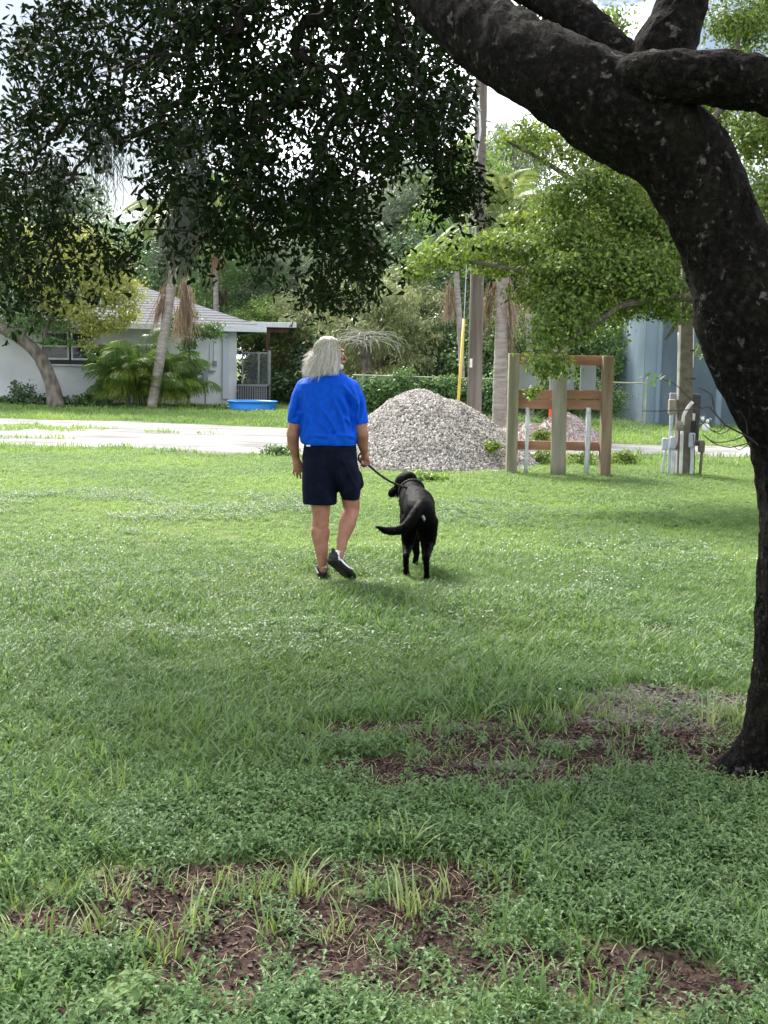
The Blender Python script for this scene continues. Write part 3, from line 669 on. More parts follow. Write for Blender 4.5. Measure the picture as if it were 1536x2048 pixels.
# ---------------------------------------------------------------- palms
def frond_mesh(n=34, Lf=2.0, leaf=.55, arch=.5, droop=.9, width=.045, hang=.5):
    """feather frond along +X in the XZ plane, rnd per leaflet"""
    V = []; Fc = []; rn = []
    def pt(t): return Vector((Lf * t * (1 - .25 * droop * t), 0, Lf * (arch * t - droop * t * t)))
    prev = None
    for i in range(12):
        p = pt(i / 11); w = .022 * (1 - .8 * i / 11); V += [p + Vector((0, w, 0)), p + Vector((0, -w, 0)), p + Vector((0, 0, -w * 1.2))]
        if i: k = len(V) - 6; Fc += [(k, k + 3, k + 4, k + 1), (k + 1, k + 4, k + 5, k + 2), (k + 2, k + 5, k + 3, k)]; rn += [.9] * 3
    for i in range(n):
        t = .14 + .86 * i / n; p = pt(t); tg = (pt(min(1, t + .02)) - pt(t - .02)).normalized(); l = leaf * math.sin(math.pi * min(1, .18 + .8 * t)) * (.85 + .3 * random.random())
        for s in (-1, 1):
            sd_ = Vector((0, s, 0)); d = (sd_ * .9 + tg * .55 + Vector((0, 0, .25 - hang * .5))).normalized()
            q1 = p + d * l * .5; q2 = p + d * l * .85 + Vector((0, 0, -hang * l * .45)); q3 = p + d * l * .95 + Vector((0, 0, -hang * l * .9)); wv = tg * width
            k = len(V); V += [p, q1 + wv, q1 - wv * .6, q2 + wv * .7, q2 - wv * .5, q3]; Fc += [(k, k + 1, k + 2), (k + 1, k + 3, k + 4, k + 2), (k + 3, k + 5, k + 4)]; rn += [random.random() * .8] * 3
    return V, Fc, rn
def dead_mesh(seed, Lf=1.5, n=46):
    rs = random.Random(seed); V = []; Fc = []; rn = []
    for i in range(n):
        a = rs.random() * .55 * Lf; y = rs.gauss(0, .05); z = rs.gauss(0, .05); l = rs.uniform(.35, .95) * (Lf - a) ; sp = rs.gauss(0, .16); sq = rs.gauss(0, .12); w = rs.uniform(.012, .035); k = len(V); c = rs.random(); ph = rs.random() * 6
        for s_ in range(6):
            t = s_ / 5; p = Vector((a + l * t, y + sp * l * t + .02 * math.sin(ph + t * 7), z + sq * l * t + .02 * math.cos(ph + t * 6))); ww = w * (1 - .75 * t); V += [p + Vector((0, ww / 2, ww * .3)), p - Vector((0, ww / 2, ww * .3))]
        for s_ in range(5): Fc.append((k + 2 * s_, k + 2 * s_ + 1, k + 2 * s_ + 3, k + 2 * s_ + 2)); rn.append(c)
    return V, Fc, rn
def mesh_of(name, V, Fc, rn, mat):
    o = mk(name, V, Fc, mat, rnd=rn); me = o.data; bpy.data.objects.remove(o); return me
palmg = leaf_material('palm_green', [(.06, .12, .03), (.11, .2, .05), (.2, .27, .07)], .3)
palmy = leaf_material('palm_yellow_green', [(.09, .14, .045), (.17, .22, .075), (.28, .30, .13)], .25)
deadm = leaf_material('dead_frond_tan', [(.16, .11, .07), (.30, .22, .16), (.42, .33, .25)], .15, rough=.85)
deadr = leaf_material('dead_frond_red', [(.14, .07, .045), (.26, .14, .09), (.34, .2, .14)], .15, rough=.85)
FG = [mesh_of('frond', *frond_mesh(40, 2.4, .6, .75, .85, .03, .6), palmg), mesh_of('frond', *frond_mesh(40, 2.3, .6, .5, .95, .03, .8), palmg)]
FY = [mesh_of('frond', *frond_mesh(44, 2.4, .62, .8, .9, .028, .6), palmy), mesh_of('frond', *frond_mesh(44, 2.2, .6, .45, 1.0, .028, 1.0), palmy)]
FD = [mesh_of('dead_frond', *dead_mesh(3, 1.9, 60), deadm), mesh_of('dead_frond', *dead_mesh(5, 1.4, 44), deadm)]
FR = [mesh_of('dead_frond', *dead_mesh(8, 1.7, 50), deadr)]
def put(name, me, parent, P, az, tilt, s=1.0):
    o = bpy.data.objects.new(name, me); link(o, parent); o.location = Vector(P) - origin(parent) + o.location
    o.rotation_euler = (Matrix.Rotation(az, 3, 'Z') @ Matrix.Rotation(-tilt, 3, 'Y')).to_euler(); o.scale = (s, s, s); return o
palmbark = material('palm_bark', (.22, .19, .175), (.36, .32, .30), scale=4, rough=.9, bump=.5, bscale=10, stretch=(1, 1, 6), bdist=.03)
def palm(label, path, D, rpx, fronds, dead, live=FG, deadmesh=FD, group=None, s=1.0):
    base = at(*path[0], D); base.z = 0; t = thing('palm_tree', label, 'palm tree', base, group)
    P = [base] + [at(x, y, D) for x, y in path[1:]]; sc_ = F / D
    C = spline([(*p, (rpx[0] + (rpx[1] - rpx[0]) * i / (len(P) - 1)) / sc_) for i, p in enumerate(P)], .12)
    rr = [c[3] * (1 + (.05 if i % 2 else 0)) for i, c in enumerate(C)]
    MB().tube([Vector(c[:3]) for c in C], rr, 16).build('trunk', palmbark, t, True)
    top = Vector(C[-1][:3])
    for i in range(fronds):
        az = i * 2.399 + .4; put('frond', live[i % len(live)], t, top + Vector((0, 0, .1)), az, R(random.uniform(-5, 55)), s * random.uniform(.85, 1.1))
    for (px, py, az, tl, k) in dead:
        put('dead_frond', deadmesh[k % len(deadmesh)], t, at(px, py, D), R(az), R(tl), random.uniform(.85, 1.1) * s)
    return t
palm('palm with pinkish grey trunk and dead frond skirt beside the wooden utility pole', [(998, 866), (1000, 760), (1004, 640), (1006, 520), (1008, 470)], 27, (14, 11), 16,
     [(1012, 600, 10, -80, 0), (1018, 590, 30, -84, 1), (1016, 560, -30, -78, 0), (990, 560, 170, -82, 1), (984, 570, 200, -85, 0), (1010, 540, -60, -83, 0), (1004, 640, 20, -76, 1), (978, 560, 190, -86, 1)], FY, s=.85)
palm('leaning grey palm with brown frond skirt growing in front of the house', [(303, 808), (318, 730), (330, 660), (343, 570), (352, 490), (352, 455)], 35.7, (10, 8.5), 9,
     [(362, 545, 0, -84, 0), (372, 540, 20, -86, 0), (366, 570, -20, -82, 1), (378, 560, 10, -88, 0), (335, 560, 185, -74, 0), (340, 575, 200, -70, 1), (368, 600, 30, -86, 1), (356, 610, -40, -86, 1)], FY)
put('frond', FY[0], [o for o in sc.objects if o.name.startswith('palm_tree')][-1], at(345, 440, 36.2), R(185), R(15), .8)
palm('distant palm with rust-brown hanging skirt above the house roof', [(432, 790), (432, 600), (431, 430)], 47, (5, 5), 12, [(428, 455, 0, -86, 0), (436, 455, 90, -88, 0), (432, 470, 180, -87, 0), (430, 480, -60, -86, 0)], FG, FR)
palm('palm with dead fronds hanging left of the wooden utility pole', [(925, 850), (922, 700), (912, 540), (908, 500)], 33, (6, 5), 8,
     [(902, 555, 180, -86, 0), (897, 560, 90, -88, 0), (906, 570, 0, -88, 1), (900, 580, -90, -87, 1)], FG, s=.75)
palm('slim pale palm trunk between the skirted palm and the timber frame', [(1062, 850), (1060, 720), (1056, 600), (1053, 480)], 36, (7, 6), 12, [(1050, 540, 170, -84, 1), (1060, 540, 0, -86, 1)], FG)

# ---------------------------------------------------------------- areca palm clump by the house
FA = [mesh_of('frond', *frond_mesh(30, 2.0, .56, 1.15, .95, .017, .8), leaf_material('areca_green', [(.04, .085, .02), (.08, .15, .035), (.2, .27, .06)], .3)),
      mesh_of('frond', *frond_mesh(30, 1.8, .54, .85, 1.0, .017, .9), leaf_material('areca_gold', [(.10, .16, .03), (.22, .3, .05), (.38, .42, .08)], .35))]
D_ = 36.8; cb = at(292, 808, D_); cb.z = 0
ar_ = thing('areca_palm', 'bushy areca palm clump with golden fronds against the white house wall', 'shrub', cb)
for i in range(150):
    az = i * 2.399; rr = random.random() ** .6; off = Vector((math.cos(az), math.sin(az) * .6, 0)) * rr * .85
    h = random.uniform(0, 1.25) * (1 - rr * .75)
    put('frond', FA[1 if random.random() < .3 and h < .6 else 0], ar_, cb + off + Vector((0, 0, .05 + h)), az + random.uniform(-.4, .4), R(random.uniform(5, 62) * (1 - rr * .5)), random.uniform(.65, 1.08))
stm = MB()
for i in range(12):
    a = random.random() * 6.28; r = random.random() * .5; p = cb + Vector((math.cos(a) * r, math.sin(a) * r, 0)); stm.tube([p, p + Vector((math.cos(a) * .2, math.sin(a) * .2, 1.0))], .03, 6)
stm.build('stem', material('areca_stem', (.13, .15, .05), rough=.6), ar_)

# ---------------------------------------------------------------- trees and shrubs behind
bark = material('tree_bark', (.06, .05, .04), (.16, .13, .11), scale=9, rough=.95, bump=.8, bscale=20, stretch=(1, 1, .3), bdist=.03)
def bpx(px, py, D, rx, ry, rd=None):
    c = at(px, py, D); s = F / D; return (c.x, c.y, c.z, rx / s, (rd if rd is not None else rx) / s, ry / s)
LM = dict(
    dark=leaf_material('leaf_dark_green', [(.045, .08, .038), (.08, .135, .062), (.13, .195, .085)], .25),
    mid=leaf_material('leaf_mid_green', [(.05, .095, .03), (.085, .16, .05), (.14, .23, .07)], .3),
    light=leaf_material('leaf_light_green', [(.09, .15, .035), (.15, .24, .06), (.24, .33, .09)], .35),
    grey=leaf_material('leaf_grey_green', [(.09, .12, .08), (.14, .18, .12), (.22, .255, .17)], .3),
    straw=leaf_material('leaf_straw_green', [(.10, .135, .05), (.17, .21, .085), (.32, .31, .19)], .3),
    gold=leaf_material('leaf_golden', [(.12, .17, .045), (.28, .31, .085), (.46, .45, .17)], .35),
    lime=leaf_material('leaf_lime_green', [(.04, .07, .018), (.11, .17, .035), (.23, .30, .06)], .38),
)
def make_tree(kind, h, w, seed, nleaf, size, droop=.3, clear=.25):
    """a tree standing at the origin; returned root gets moved and copied"""
    global rng
    keep = rng; rng = np.random.default_rng(seed); rs = random.Random(seed)
    t = thing('tree', None, None, (0, 0, 0)); V0 = Vector((0, 0, 0))
    top = Vector((rs.uniform(-.3, .3), rs.uniform(-.3, .3), h * .8)); r0 = .035 * h ** .9 + .04
    MB().tube([V0, top * .25 + Vector((.1, 0, 0)), top * .6, top], [r0, r0 * .75, r0 * .5, r0 * .15], 9).build('trunk', bark, t, True)
    blobs = []; nb = 11
    for i in range(nb):
        f = i / (nb - 1); z = h * (clear + (1 - clear) * (.12 + .8 * f)); a = i * 2.4 + rs.random(); rad = w / 2 * math.sin(math.pi * (.18 + .68 * f)) * .62
        c = Vector((math.cos(a) * rad, math.sin(a) * rad, z)); br = w * rs.uniform(.17, .27)
        blobs.append((c.x, c.y, c.z, br, br, br * rs.uniform(.6, .95)))
        st = top * (max(.15, (z - .25 * h) / (h * .9)))
        if i % 2 == 0: MB().tube([st, (st + c) / 2 + Vector((0, 0, .2)), c], [r0 * .35, r0 * .22, r0 * .08], 6).build('limb', bark, t, True)
    crown('crown', blobs, nleaf, size, LM[kind], t, clump=.2, nclump=34, shell=.45, aspect=.5 if droop < .8 else .22, droop=droop)
    rng = keep; return t
protos = {}
for key, a in dict(dark=('dark', 8.5, 6.0, 21, 15000, .17), mid=('mid', 8, 5.6, 22, 15000, .16), light=('light', 7.5, 4.6, 23, 13000, .15), grey=('grey', 9, 5.2, 24, 19000, .24, 1.2),
                   straw=('straw', 4.4, 4.4, 25, 17000, .2, 1.4, .02), bush=('mid', 3.6, 4.4, 26, 12000, .13, .3, .02), darkbush=('dark', 3.6, 4.6, 27, 12000, .13, .3, .02)).items():
    protos[key] = [make_tree(*a), False]
def plant(key, px, D, h_scale, label, cat='tree', w_scale=None, group=None):
    p = protos[key]; o = p[0]
    if p[1]: o = copy_tree(p[0])
    p[1] = True; x = (px - 768) / F * D
    o.location = (x, D, 0); ws = w_scale or h_scale; o.scale = (ws, ws, h_scale); o.rotation_euler = (0, 0, random.random() * 6.28)
    tag(o, label, cat, group); o.name = 'shrub' if cat == 'shrub' else 'tree'; return o
plant('grey', 800, 47, 1.02, 'tall grey-green feathery tree right of the dark hanging foliage')
plant('grey', 735, 50, .95, 'grey-green feathery tree behind the man, left of the tallest one')
plant('light', 905, 46, 1.28, 'pale yellow-green tree behind the wooden utility pole')
plant('dark', 845, 43, .72, 'dark rounded tree low behind the gravel heap', w_scale=.8)
plant('grey', 990, 52, 1.25, 'hazy grey-green tree right of the utility pole')
plant('mid', 1100, 46, .95, 'mid green tree behind the timber frame')
plant('dark', 1200, 42, .74, 'dense dark tree between timber frame and blue shed')
plant('mid', 1290, 48, 1.0, 'mid green tree rising behind the blue shed')
plant('dark', 1420, 46, 1.0, 'dark tree behind the right end of the blue shed')
plant('mid', 445, 49, .88, 'bright mid green tree behind the house roof ridge')
plant('dark', 385, 53, .95, 'dark tree behind the skirted palm over the roof')
plant('grey', 545, 50, .72, 'low grey-green feathery tree above the patio roof')
plant('dark', 640, 55, .85, 'dark tree deep behind the man head')
plant('mid', 290, 55, .85, 'mid green tree behind the golden tree and house')
plant('dark', 170, 57, .9, 'dark tree hidden largely behind the golden tree')
plant('light', 520, 46, .5, 'small light green tree beside the patio roof', w_scale=.7)
plant('mid', 20, 56, .9, 'mid green tree behind the left end of the house')
plant('dark', 960, 45, .6, 'dark low tree behind the guy wire', w_scale=.85)
plant('straw', 640, 43.5, 1.0, 'straw-green weeping shrub left behind the man', 'shrub')
plant('straw', 745, 37.6, .95, 'straw-green weeping shrub with vine trunk right of the man', 'shrub')
plant('straw', 815, 41, 1.0, 'straw-green shrub between weeping shrub and gravel heap', 'shrub')
plant('darkbush', 690, 42, 1.1, 'dark shrub in the gap between the weeping shrubs', 'shrub')
plant('bush', 560, 47, .95, 'mid green shrub seen through the patio gate', 'shrub')
plant('darkbush', 900, 39, .85, 'dark shrub behind the fence at the guy wire', 'shrub')
plant('bush', 1010, 38, .95, 'mid green shrub behind the fence at the pink palm', 'shrub')
plant('darkbush', 1110, 37.5, .9, 'dark shrub behind the fence and timber frame', 'shrub')
plant('bush', 1215, 37, 1.0, 'mid green shrub left of the blue shed', 'shrub')
for i in range(17):   # far row
    D = random.uniform(62, 76); plant(('dark', 'mid', 'grey')[i % 3], -260 + i * 125 + random.uniform(-25, 25), D, random.uniform(1.0, 1.25), ('dark', 'mid green', 'grey-green feathery')[i % 3] + ' far tree in the back row of the wood', group='far trees of the wood')
# stringy vine-wrapped stump with dead twigs, right of the man's head
tw = material('dead_twig', (.36, .34, .29), (.52, .50, .45), scale=6, rough=.9)
vt = [o for o in sc.objects if o.get('label', '').startswith('straw-green weeping shrub with vine')][0]
o = thing('dead_tree', 'dead vine-wrapped trunk topped with bleached drooping twigs right of the man', 'tree', at(738, 815, 35.6) * 1)
o.location.z = 0; c0 = Vector(o.location)
C = spline([(*c0, .2), (*at(735, 760, 35.6), .17), (*at(730, 705, 35.6), .15), (*at(727, 672, 35.6), .12)], .08)
MB().tube([Vector(c[:3]) for c in C], [c[3] * (1 + .2 * math.sin(i * 1.9)) for i, c in enumerate(C)], 10).build('trunk', bark, o, True)
tm = MB(); top = at(729, 672, 35.5)
for i in range(90):
    a = random.random() * 6.28; l = random.uniform(.3, 1.5); p = top + Vector((random.uniform(-.15, .15), random.uniform(-.15, .15), random.uniform(-.3, .1)))
    d = Vector((math.cos(a), math.sin(a) * .6, random.uniform(0, .35))); tm.tube([p, p + d * l * .4, p + d * l * .75 + Vector((0, 0, -.12 * l)), p + d * l * .9 + Vector((0, 0, -.5 * l * random.random() - .1))], [.016, .012, .009, .004], 4, cap=False)
tk = tm.build('twigs', tw, o); tk['kind'] = 'stuff'
crown('vine_leaves', [(c0.x, c0.y - .05, .8, .3, .3, .8)], 900, .11, LM['straw'], o, droop=.8)
# vines and undergrowth
vb = [(x_, fyat(x_) - .05, .5 + .35 * random.random(), .55, .22, .5) for x_ in np.arange(fx0, fx1 - .6, .45)]
v_ = crown('fence_vines', vb, 34000, .09, LM['mid'], None, clump=.3, nclump=16, shell=.3); v_['label'] = 'tangled green vines covering the chain-link fence'
ub = [(sx(p, D) , D, random.uniform(.3, .9), random.uniform(.8, 1.5), .8, random.uniform(.6, 1.2)) for D in (41, 44.5) for p in range(-120, 1620, 55) if not (D < 50 and p < 470)]
u_ = crown('undergrowth', ub, 26000, .17, LM['dark'], None, clump=.3, nclump=14, shell=.3); u_['label'] = 'dark undergrowth closing the foot of the wood'
# golden tree left of the house window
D_ = 36.0; gb = at(112, 806, D_); gb.z = 0
gtree = thing('golden_tree', 'curved grey trunk tree with golden yellow-green crown before the house window', 'tree', gb)
C = spline([(*gb, .27), (*at(104, 770, D_), .21), (*at(80, 715, D_), .19), (*at(45, 680, D_), .18), (*at(0, 654, D_), .17), (*at(-60, 620, D_ + .3), .14), (*at(-90, 560, D_ + .5), .10)], .1)
barkg = material('grey_bark', (.10, .085, .07), (.24, .21, .18), scale=7, rough=.95, bump=.7, bscale=16, stretch=(1, 1, .5), bdist=.03)
MB().tube([Vector(c[:3]) for c in C], [c[3] for c in C], 12).build('trunk', barkg, gtree, True)
for pts in ([(86, 690), (95, 650), (110, 620), (150, 570)], [(40, 678), (60, 640), (60, 560), (90, 480)], [(0, 654), (-20, 600), (10, 500)], [(110, 620), (160, 600), (220, 560)]):
    C = spline([(*at(x, y, D_ - .1 + .15 * i), .07 - .015 * i) for i, (x, y) in enumerate(pts)], .15); MB().tube([Vector(c[:3]) for c in C], [c[3] for c in C], 7).build('limb', barkg, gtree, True)
crown('golden_crown', [bpx(*a) for a in ((190, 560, 35.6, 62, 34, 60), (235, 590, 36, 48, 36), (150, 620, 35.4, 60, 26), (185, 655, 35.3, 30, 22), (100, 585, 35.8, 60, 30), (140, 500, 36.2, 80, 40), (60, 500, 36.5, 70, 50), (70, 575, 35.9, 40, 20), (205, 525, 36, 50, 32), (255, 628, 36.2, 26, 16), (175, 690, 35.2, 18, 8), (215, 590, 35.2, 46, 26), (120, 560, 35.2, 60, 30), (225, 650, 35.4, 34, 18))], 26000, .10, LM['gold'], gtree, clump=.26, nclump=26, shell=.4)
crown('green_crown', [bpx(*a) for a in ((45, 640, 35.8, 60, 34), (110, 640, 36.6, 70, 30), (20, 590, 36.5, 60, 50), (-60, 560, 36.5, 90, 80), (120, 682, 35.3, 42, 9), (180, 712, 35.3, 16, 14), (90, 560, 37.2, 110, 60), (-40, 470, 36.8, 100, 60))], 10000, .12, LM['mid'], gtree, clump=.22, nclump=26, shell=.35)
# feathery small tree by the palm, low shrubs at the wall
D_ = 37; o = thing('sapling', 'feathery green sapling in front of the wall right of the palm', 'sapling', (sx(372, D_), D_, 0))
MB().tube([(sx(372, D_), D_, 0), at(380, 740, D_), at(378, 690, D_), at(390, 640, D_)], [.04, .035, .03, .015], 7).build('trunk', bark, o, True)
crown('crown', [bpx(*a) for a in ((385, 655, 37, 34, 12), (415, 668, 37, 34, 9), (430, 655, 37, 20, 8), (375, 690, 36.8, 22, 16), (360, 650, 36.8, 22, 20), (385, 740, 37, 14, 22), (378, 630, 37, 18, 10))], 3200, .10, LM['mid'], o, clump=.3, nclump=18, shell=.3)
for i, (px, py, h, w_, k, lb) in enumerate([(38, 760, 46, 26, 'dark', 'leafy dark weed standing against the wall at far left'), (75, 785, 20, 40, 'dark', 'low dark shrub left of the curved golden trunk'), (135, 788, 22, 34, 'dark', 'low dark shrub right of the curved golden trunk'),
                                           (170, 785, 26, 26, 'mid', 'spreading green weed between golden trunk and areca'), (200, 795, 14, 30, 'mid', 'low green weed at the left foot of the areca'), (10, 795, 16, 40, 'mid', 'low green weed at the left edge of the wall'), (440, 803, 9, 18, 'mid', 'small green weed at the wall left of the pool'), (545, 912, 16, 40, 'mid', 'leafy weeds on the lane edge left of the man')]):
    D = 36.3 if py < 850 else 19.6; g_0 = (sx(px, D), D, 0); o = thing('weed', lb, 'plant', g_0)
    s = F / D; MB().tube([g_0, (g_0[0] + .03, D, h / s)], [.012, .006], 5).build('stem', bark, o)
    crown('leaves', [(g_0[0], D, h / s * .5, w_ / s, .25, h / s * .55)], 700, .10 if D > 30 else .06, LM[k], o, clump=.25, nclump=20, shell=.2, droop=.2)
for px, py, h, w_, lb in ((855, 958, 16, 42, 'bright leafy weeds at the foot of the heap behind the dog'), (650, 935, 12, 50, 'leafy weeds at the foot of the heap behind the man'), (985, 888, 12, 16, 'small green weed growing on the side of the heap'), (1085, 875, 22, 28, 'leafy green weed inside the timber frame'), (1090, 925, 26, 40, 'green weeds behind the bottom board left half'), (1165, 925, 24, 28, 'green weeds behind the bottom board right half'), (1250, 925, 26, 46, 'tall rank weeds right of the timber frame')):
    g_0 = ground(px, py + 4) if py != 888 and py != 875 else at(px, py + 8, 18.2 if py == 888 else 22.0)
    o = thing('weed', lb, 'plant', (g_0.x, g_0.y, g_0.z)); s = F / g_0.y
    MB().tube([g_0, g_0 + Vector((.02, 0, h / s))], [.008, .004], 5).build('stem', bark, o)
    crown('leaves', [(g_0.x, g_0.y, g_0.z + h / s * .45, w_ / s, .22, h / s * .6)], 900, .05, LM['light' if px == 855 else 'lime'], o, clump=.25, nclump=24, shell=.2, droop=.1)
# ---------------------------------------------------------------- bright tree at right, 13-16 m away
tb = Vector((5.9, 15.2, 0)); rt = thing('tree', 'spreading bright green tree whose low branches hang over the timber frame', 'tree', tb)
def limb(pts, mat, parent, step=.12, n=9, name='limb'):
    C = spline(pts, step); return MB().tube([Vector(c[:3]) for c in C], [c[3] for c in C], n).build(name, mat, parent, True)
hub = tb + Vector((-.2, 0, 2.6))
limb([(*tb, .26), (*(tb + Vector((-.1, 0, 1.2))), .2), (*hub, .18), (*(hub + Vector((.3, .2, 2))), .12), (*(hub + Vector((.2, .4, 4.2))), .06)], bark, rt, name='trunk')
for pts in ([(1380, 572, 15, .08), (1300, 585, 14.6, .06), (1180, 560, 14.3, .045), (1060, 545, 14.2, .03), (900, 520, 14.3, .018), (820, 545, 14.3, .01)],
            [(1330, 480, 15.2, .07), (1200, 400, 15, .05), (1100, 330, 15, .03), (1010, 280, 15, .015)],
            [(1300, 600, 14.5, .05), (1200, 640, 14.2, .035), (1120, 700, 14, .02), (1080, 770, 14, .01)],
            [(1400, 350, 15.4, .06), (1450, 200, 15.3, .05), (1480, 60, 15.2, .03)], [(1420, 560, 15, .05), (1360, 640, 14.8, .03), (1330, 680, 14.8, .012)]):
    limb([(*hub, .1)] + [(*at(x, y, D), r) for x, y, D, r in pts], bark, rt)
RB = [(1060, 275, 15, 80, 26), (1150, 300, 15, 90, 34), (1230, 330, 15, 70, 44), (1180, 365, 14.6, 90, 30), (1120, 400, 14.6, 60, 22), (1250, 430, 14.8, 90, 60), (1330, 500, 15, 80, 70),
      (880, 515, 14.3, 70, 22), (835, 545, 14.2, 36, 20), (960, 495, 14.4, 80, 28), (1040, 500, 14.4, 80, 36), (1130, 480, 14.6, 90, 50), (1100, 540, 14.2, 90, 34), (985, 535, 14.8, 60, 18), (1220, 540, 14.5, 100, 50),
      (1320, 590, 14.6, 80, 50), (1130, 610, 14.2, 80, 40), (1110, 670, 14.0, 60, 38), (1085, 735, 13.9, 42, 34), (1068, 785, 13.9, 18, 14), (1210, 610, 14.6, 80, 34), (1160, 660, 14.3, 50, 26), (1350, 630, 14.9, 36, 20),
      (1480, 60, 15.4, 90, 50), (1500, 150, 15.2, 90, 40), (1520, 270, 15.2, 90, 60), (1560, 420, 15.2, 90, 90), (1540, 560, 15.3, 80, 70), (1600, 250, 15.6, 120, 120), (1700, 350, 15.8, 160, 140), (1400, 240, 15.8, 80, 60), (1440, 420, 15.6, 80, 80),
      (1420, 700, 15.2, 30, 16), (1210, 60, 16, 70, 46), (1130, 230, 16, 40, 20), (1450, -60, 16, 160, 60), (1650, -20, 16, 160, 100), (1900, 300, 16, 180, 160), (1800, 560, 15, 160, 90), (1500, 640, 16.5, 60, 50), (1040, 445, 15, 60, 14), (1180, 500, 15.4, 110, 70), (1280, 400, 15.6, 100, 80), (1250, 590, 15.4, 110, 60), (1160, 570, 14.4, 70, 34), (1110, 440, 15, 70, 40), (1340, 420, 15, 60, 60), (1300, 520, 14.4, 80, 40), (1060, 590, 14.6, 50, 26), (1120, 730, 14.2, 30, 30)]
crown('crown', [bpx(*b) for b in RB], 135000, .060, LM['lime'], rt, clump=.27, nclump=30, shell=.25, aspect=.5)

# ---------------------------------------------------------------- big foreground tree
barkf = bpy.data.materials.new('lichened_bark'); barkf.use_nodes = True
n_ = barkf.node_tree.nodes; l_ = barkf.node_tree.links; p_ = n_['Principled BSDF']; p_.inputs['Roughness'].default_value = .95; p_.inputs['Specular IOR Level'].default_value = .15
tcx = n_.new('ShaderNodeTexCoord'); 
def nz_(scale, detail=8, rough=.6):
    z = n_.new('ShaderNodeTexNoise'); z.inputs['Scale'].default_value = scale; z.inputs['Detail'].default_value = detail; z.inputs['Roughness'].default_value = rough; l_.new(tcx.outputs['Object'], z.inputs['Vector']); return z.outputs[0]
def rp_(src, stops):
    r = n_.new('ShaderNodeValToRGB'); e = r.color_ramp.elements; e[0].position, e[0].color = stops[0][0], (*stops[0][1], 1); e[1].position, e[1].color = stops[-1][0], (*stops[-1][1], 1)
    for q in stops[1:-1]: k = e.new(q[0]); k.color = (*q[1], 1)
    l_.new(src, r.inputs[0]); return r.outputs[0]
basec = rp_(nz_(38), [(.42, (.003, .0022, .002)), (.55, (.011, .0085, .007)), (.70, (.042, .034, .029))])
lich = rp_(nz_(17, 6, .65), [(.605, (0, 0, 0)), (.65, (1, 1, 1))]); moss = rp_(nz_(5, 5), [(.54, (0, 0, 0)), (.66, (.7, .7, .7))])
def mx_(f, a, b):
    x = n_.new('ShaderNodeMix'); x.data_type = 'RGBA'; l_.new(f, x.inputs['Factor']); l_.new(a, x.inputs['A'])
    if isinstance(b, tuple): x.inputs['B'].default_value = (*b, 1)
    else: l_.new(b, x.inputs['B'])
    return x.outputs['Result']
l_.new(mx_(lich, mx_(moss, basec, (.013, .014, .006)), (.13, .118, .105)), p_.inputs['Base Color'])
vo = n_.new('ShaderNodeTexVoronoi'); vo.feature = 'DISTANCE_TO_EDGE'; vo.inputs['Scale'].default_value = 26
vm = n_.new('ShaderNodeMapping'); vm.inputs['Scale'].default_value = (1, 1, .55); l_.new(tcx.outputs['Object'], vm.inputs['Vector'])
vz = n_.new('ShaderNodeVectorMath'); vz.operation = 'ADD'; zz = n_.new('ShaderNodeTexNoise'); zz.inputs['Scale'].default_value = 12; zz.inputs['Detail'].default_value = 4
vs_ = n_.new('ShaderNodeVectorMath'); vs_.operation = 'SCALE'; vs_.inputs['Scale'].default_value = .12; l_.new(tcx.outputs['Object'], zz.inputs['Vector']); l_.new(zz.outputs['Color'], vs_.inputs[0])
l_.new(vm.outputs[0], vz.inputs[0]); l_.new(vs_.outputs[0], vz.inputs[1]); l_.new(vz.outputs[0], vo.inputs['Vector'])
vr = rp_(vo.outputs['Distance'], [(.0, (0, 0, 0)), (.22, (1, 1, 1))]); vb_ = n_.new('ShaderNodeBump'); vb_.inputs['Strength'].default_value = .9; vb_.inputs['Distance'].default_value = .035; l_.new(vr, vb_.inputs['Height'])
bb = n_.new('ShaderNodeBump'); l_.new(vb_.outputs[0], bb.inputs['Normal']); bb.inputs['Strength'].default_value = 1; bb.inputs['Distance'].default_value = .03; l_.new(nz_(55, 8, .7), bb.inputs['Height']); l_.new(bb.outputs[0], p_.inputs['Normal'])

ft = thing('tree', 'big dark foreground tree with lichened trunk and leafy limbs overhanging the lawn', 'tree', ground(1602, 1545))
def bark_tube(ctrl, name, n=44, step=.035, amp=.020, flare=None):
    """ctrl rows px,py,D,rpx"""
    C = spline([(*at(x, y, D), r * D / F) for x, y, D, r in ctrl], step); V = []; u = None; m = len(C)
    for i in range(m):
        p = Vector(C[i][:3]); t = (Vector(C[min(i + 1, m - 1)][:3]) - Vector(C[max(i - 1, 0)][:3])).normalized()
        u = t.orthogonal().normalized() if u is None else (u - t * u.dot(t)).normalized(); w = t.cross(u)
        for k in range(n):
            a = 2 * math.pi * k / n; d = u * math.cos(a) + w * math.sin(a); q = p + d * C[i][3]
            r = C[i][3] * (1 + .07 * noise.noise(q * 2.2) ) + amp * (noise.noise(Vector((q.x * 14, q.y * 14, q.z * 6))) * .8 + noise.noise(q * 34) * .5 + noise.noise(q * 75) * .28)
            if flare:
                h = max(0, p.z); r += flare * math.exp(-h / .11) * (.55 + .45 * math.cos(a * 5 + 1.3) + .2 * math.cos(a * 3))
            V.append(p + d * r)
    Fc = [(i * n + k, i * n + (k + 1) % n, (i + 1) * n + (k + 1) % n, (i + 1) * n + k) for i in range(m - 1) for k in range(n)]
    Fc.append(tuple(range(n - 1, -1, -1))); Fc.append(tuple((m - 1) * n + k for k in range(n)))
    return mk(name, V, Fc, barkf, ft, True)
gb_ = ground(1602, 1545); D0 = gb_.y
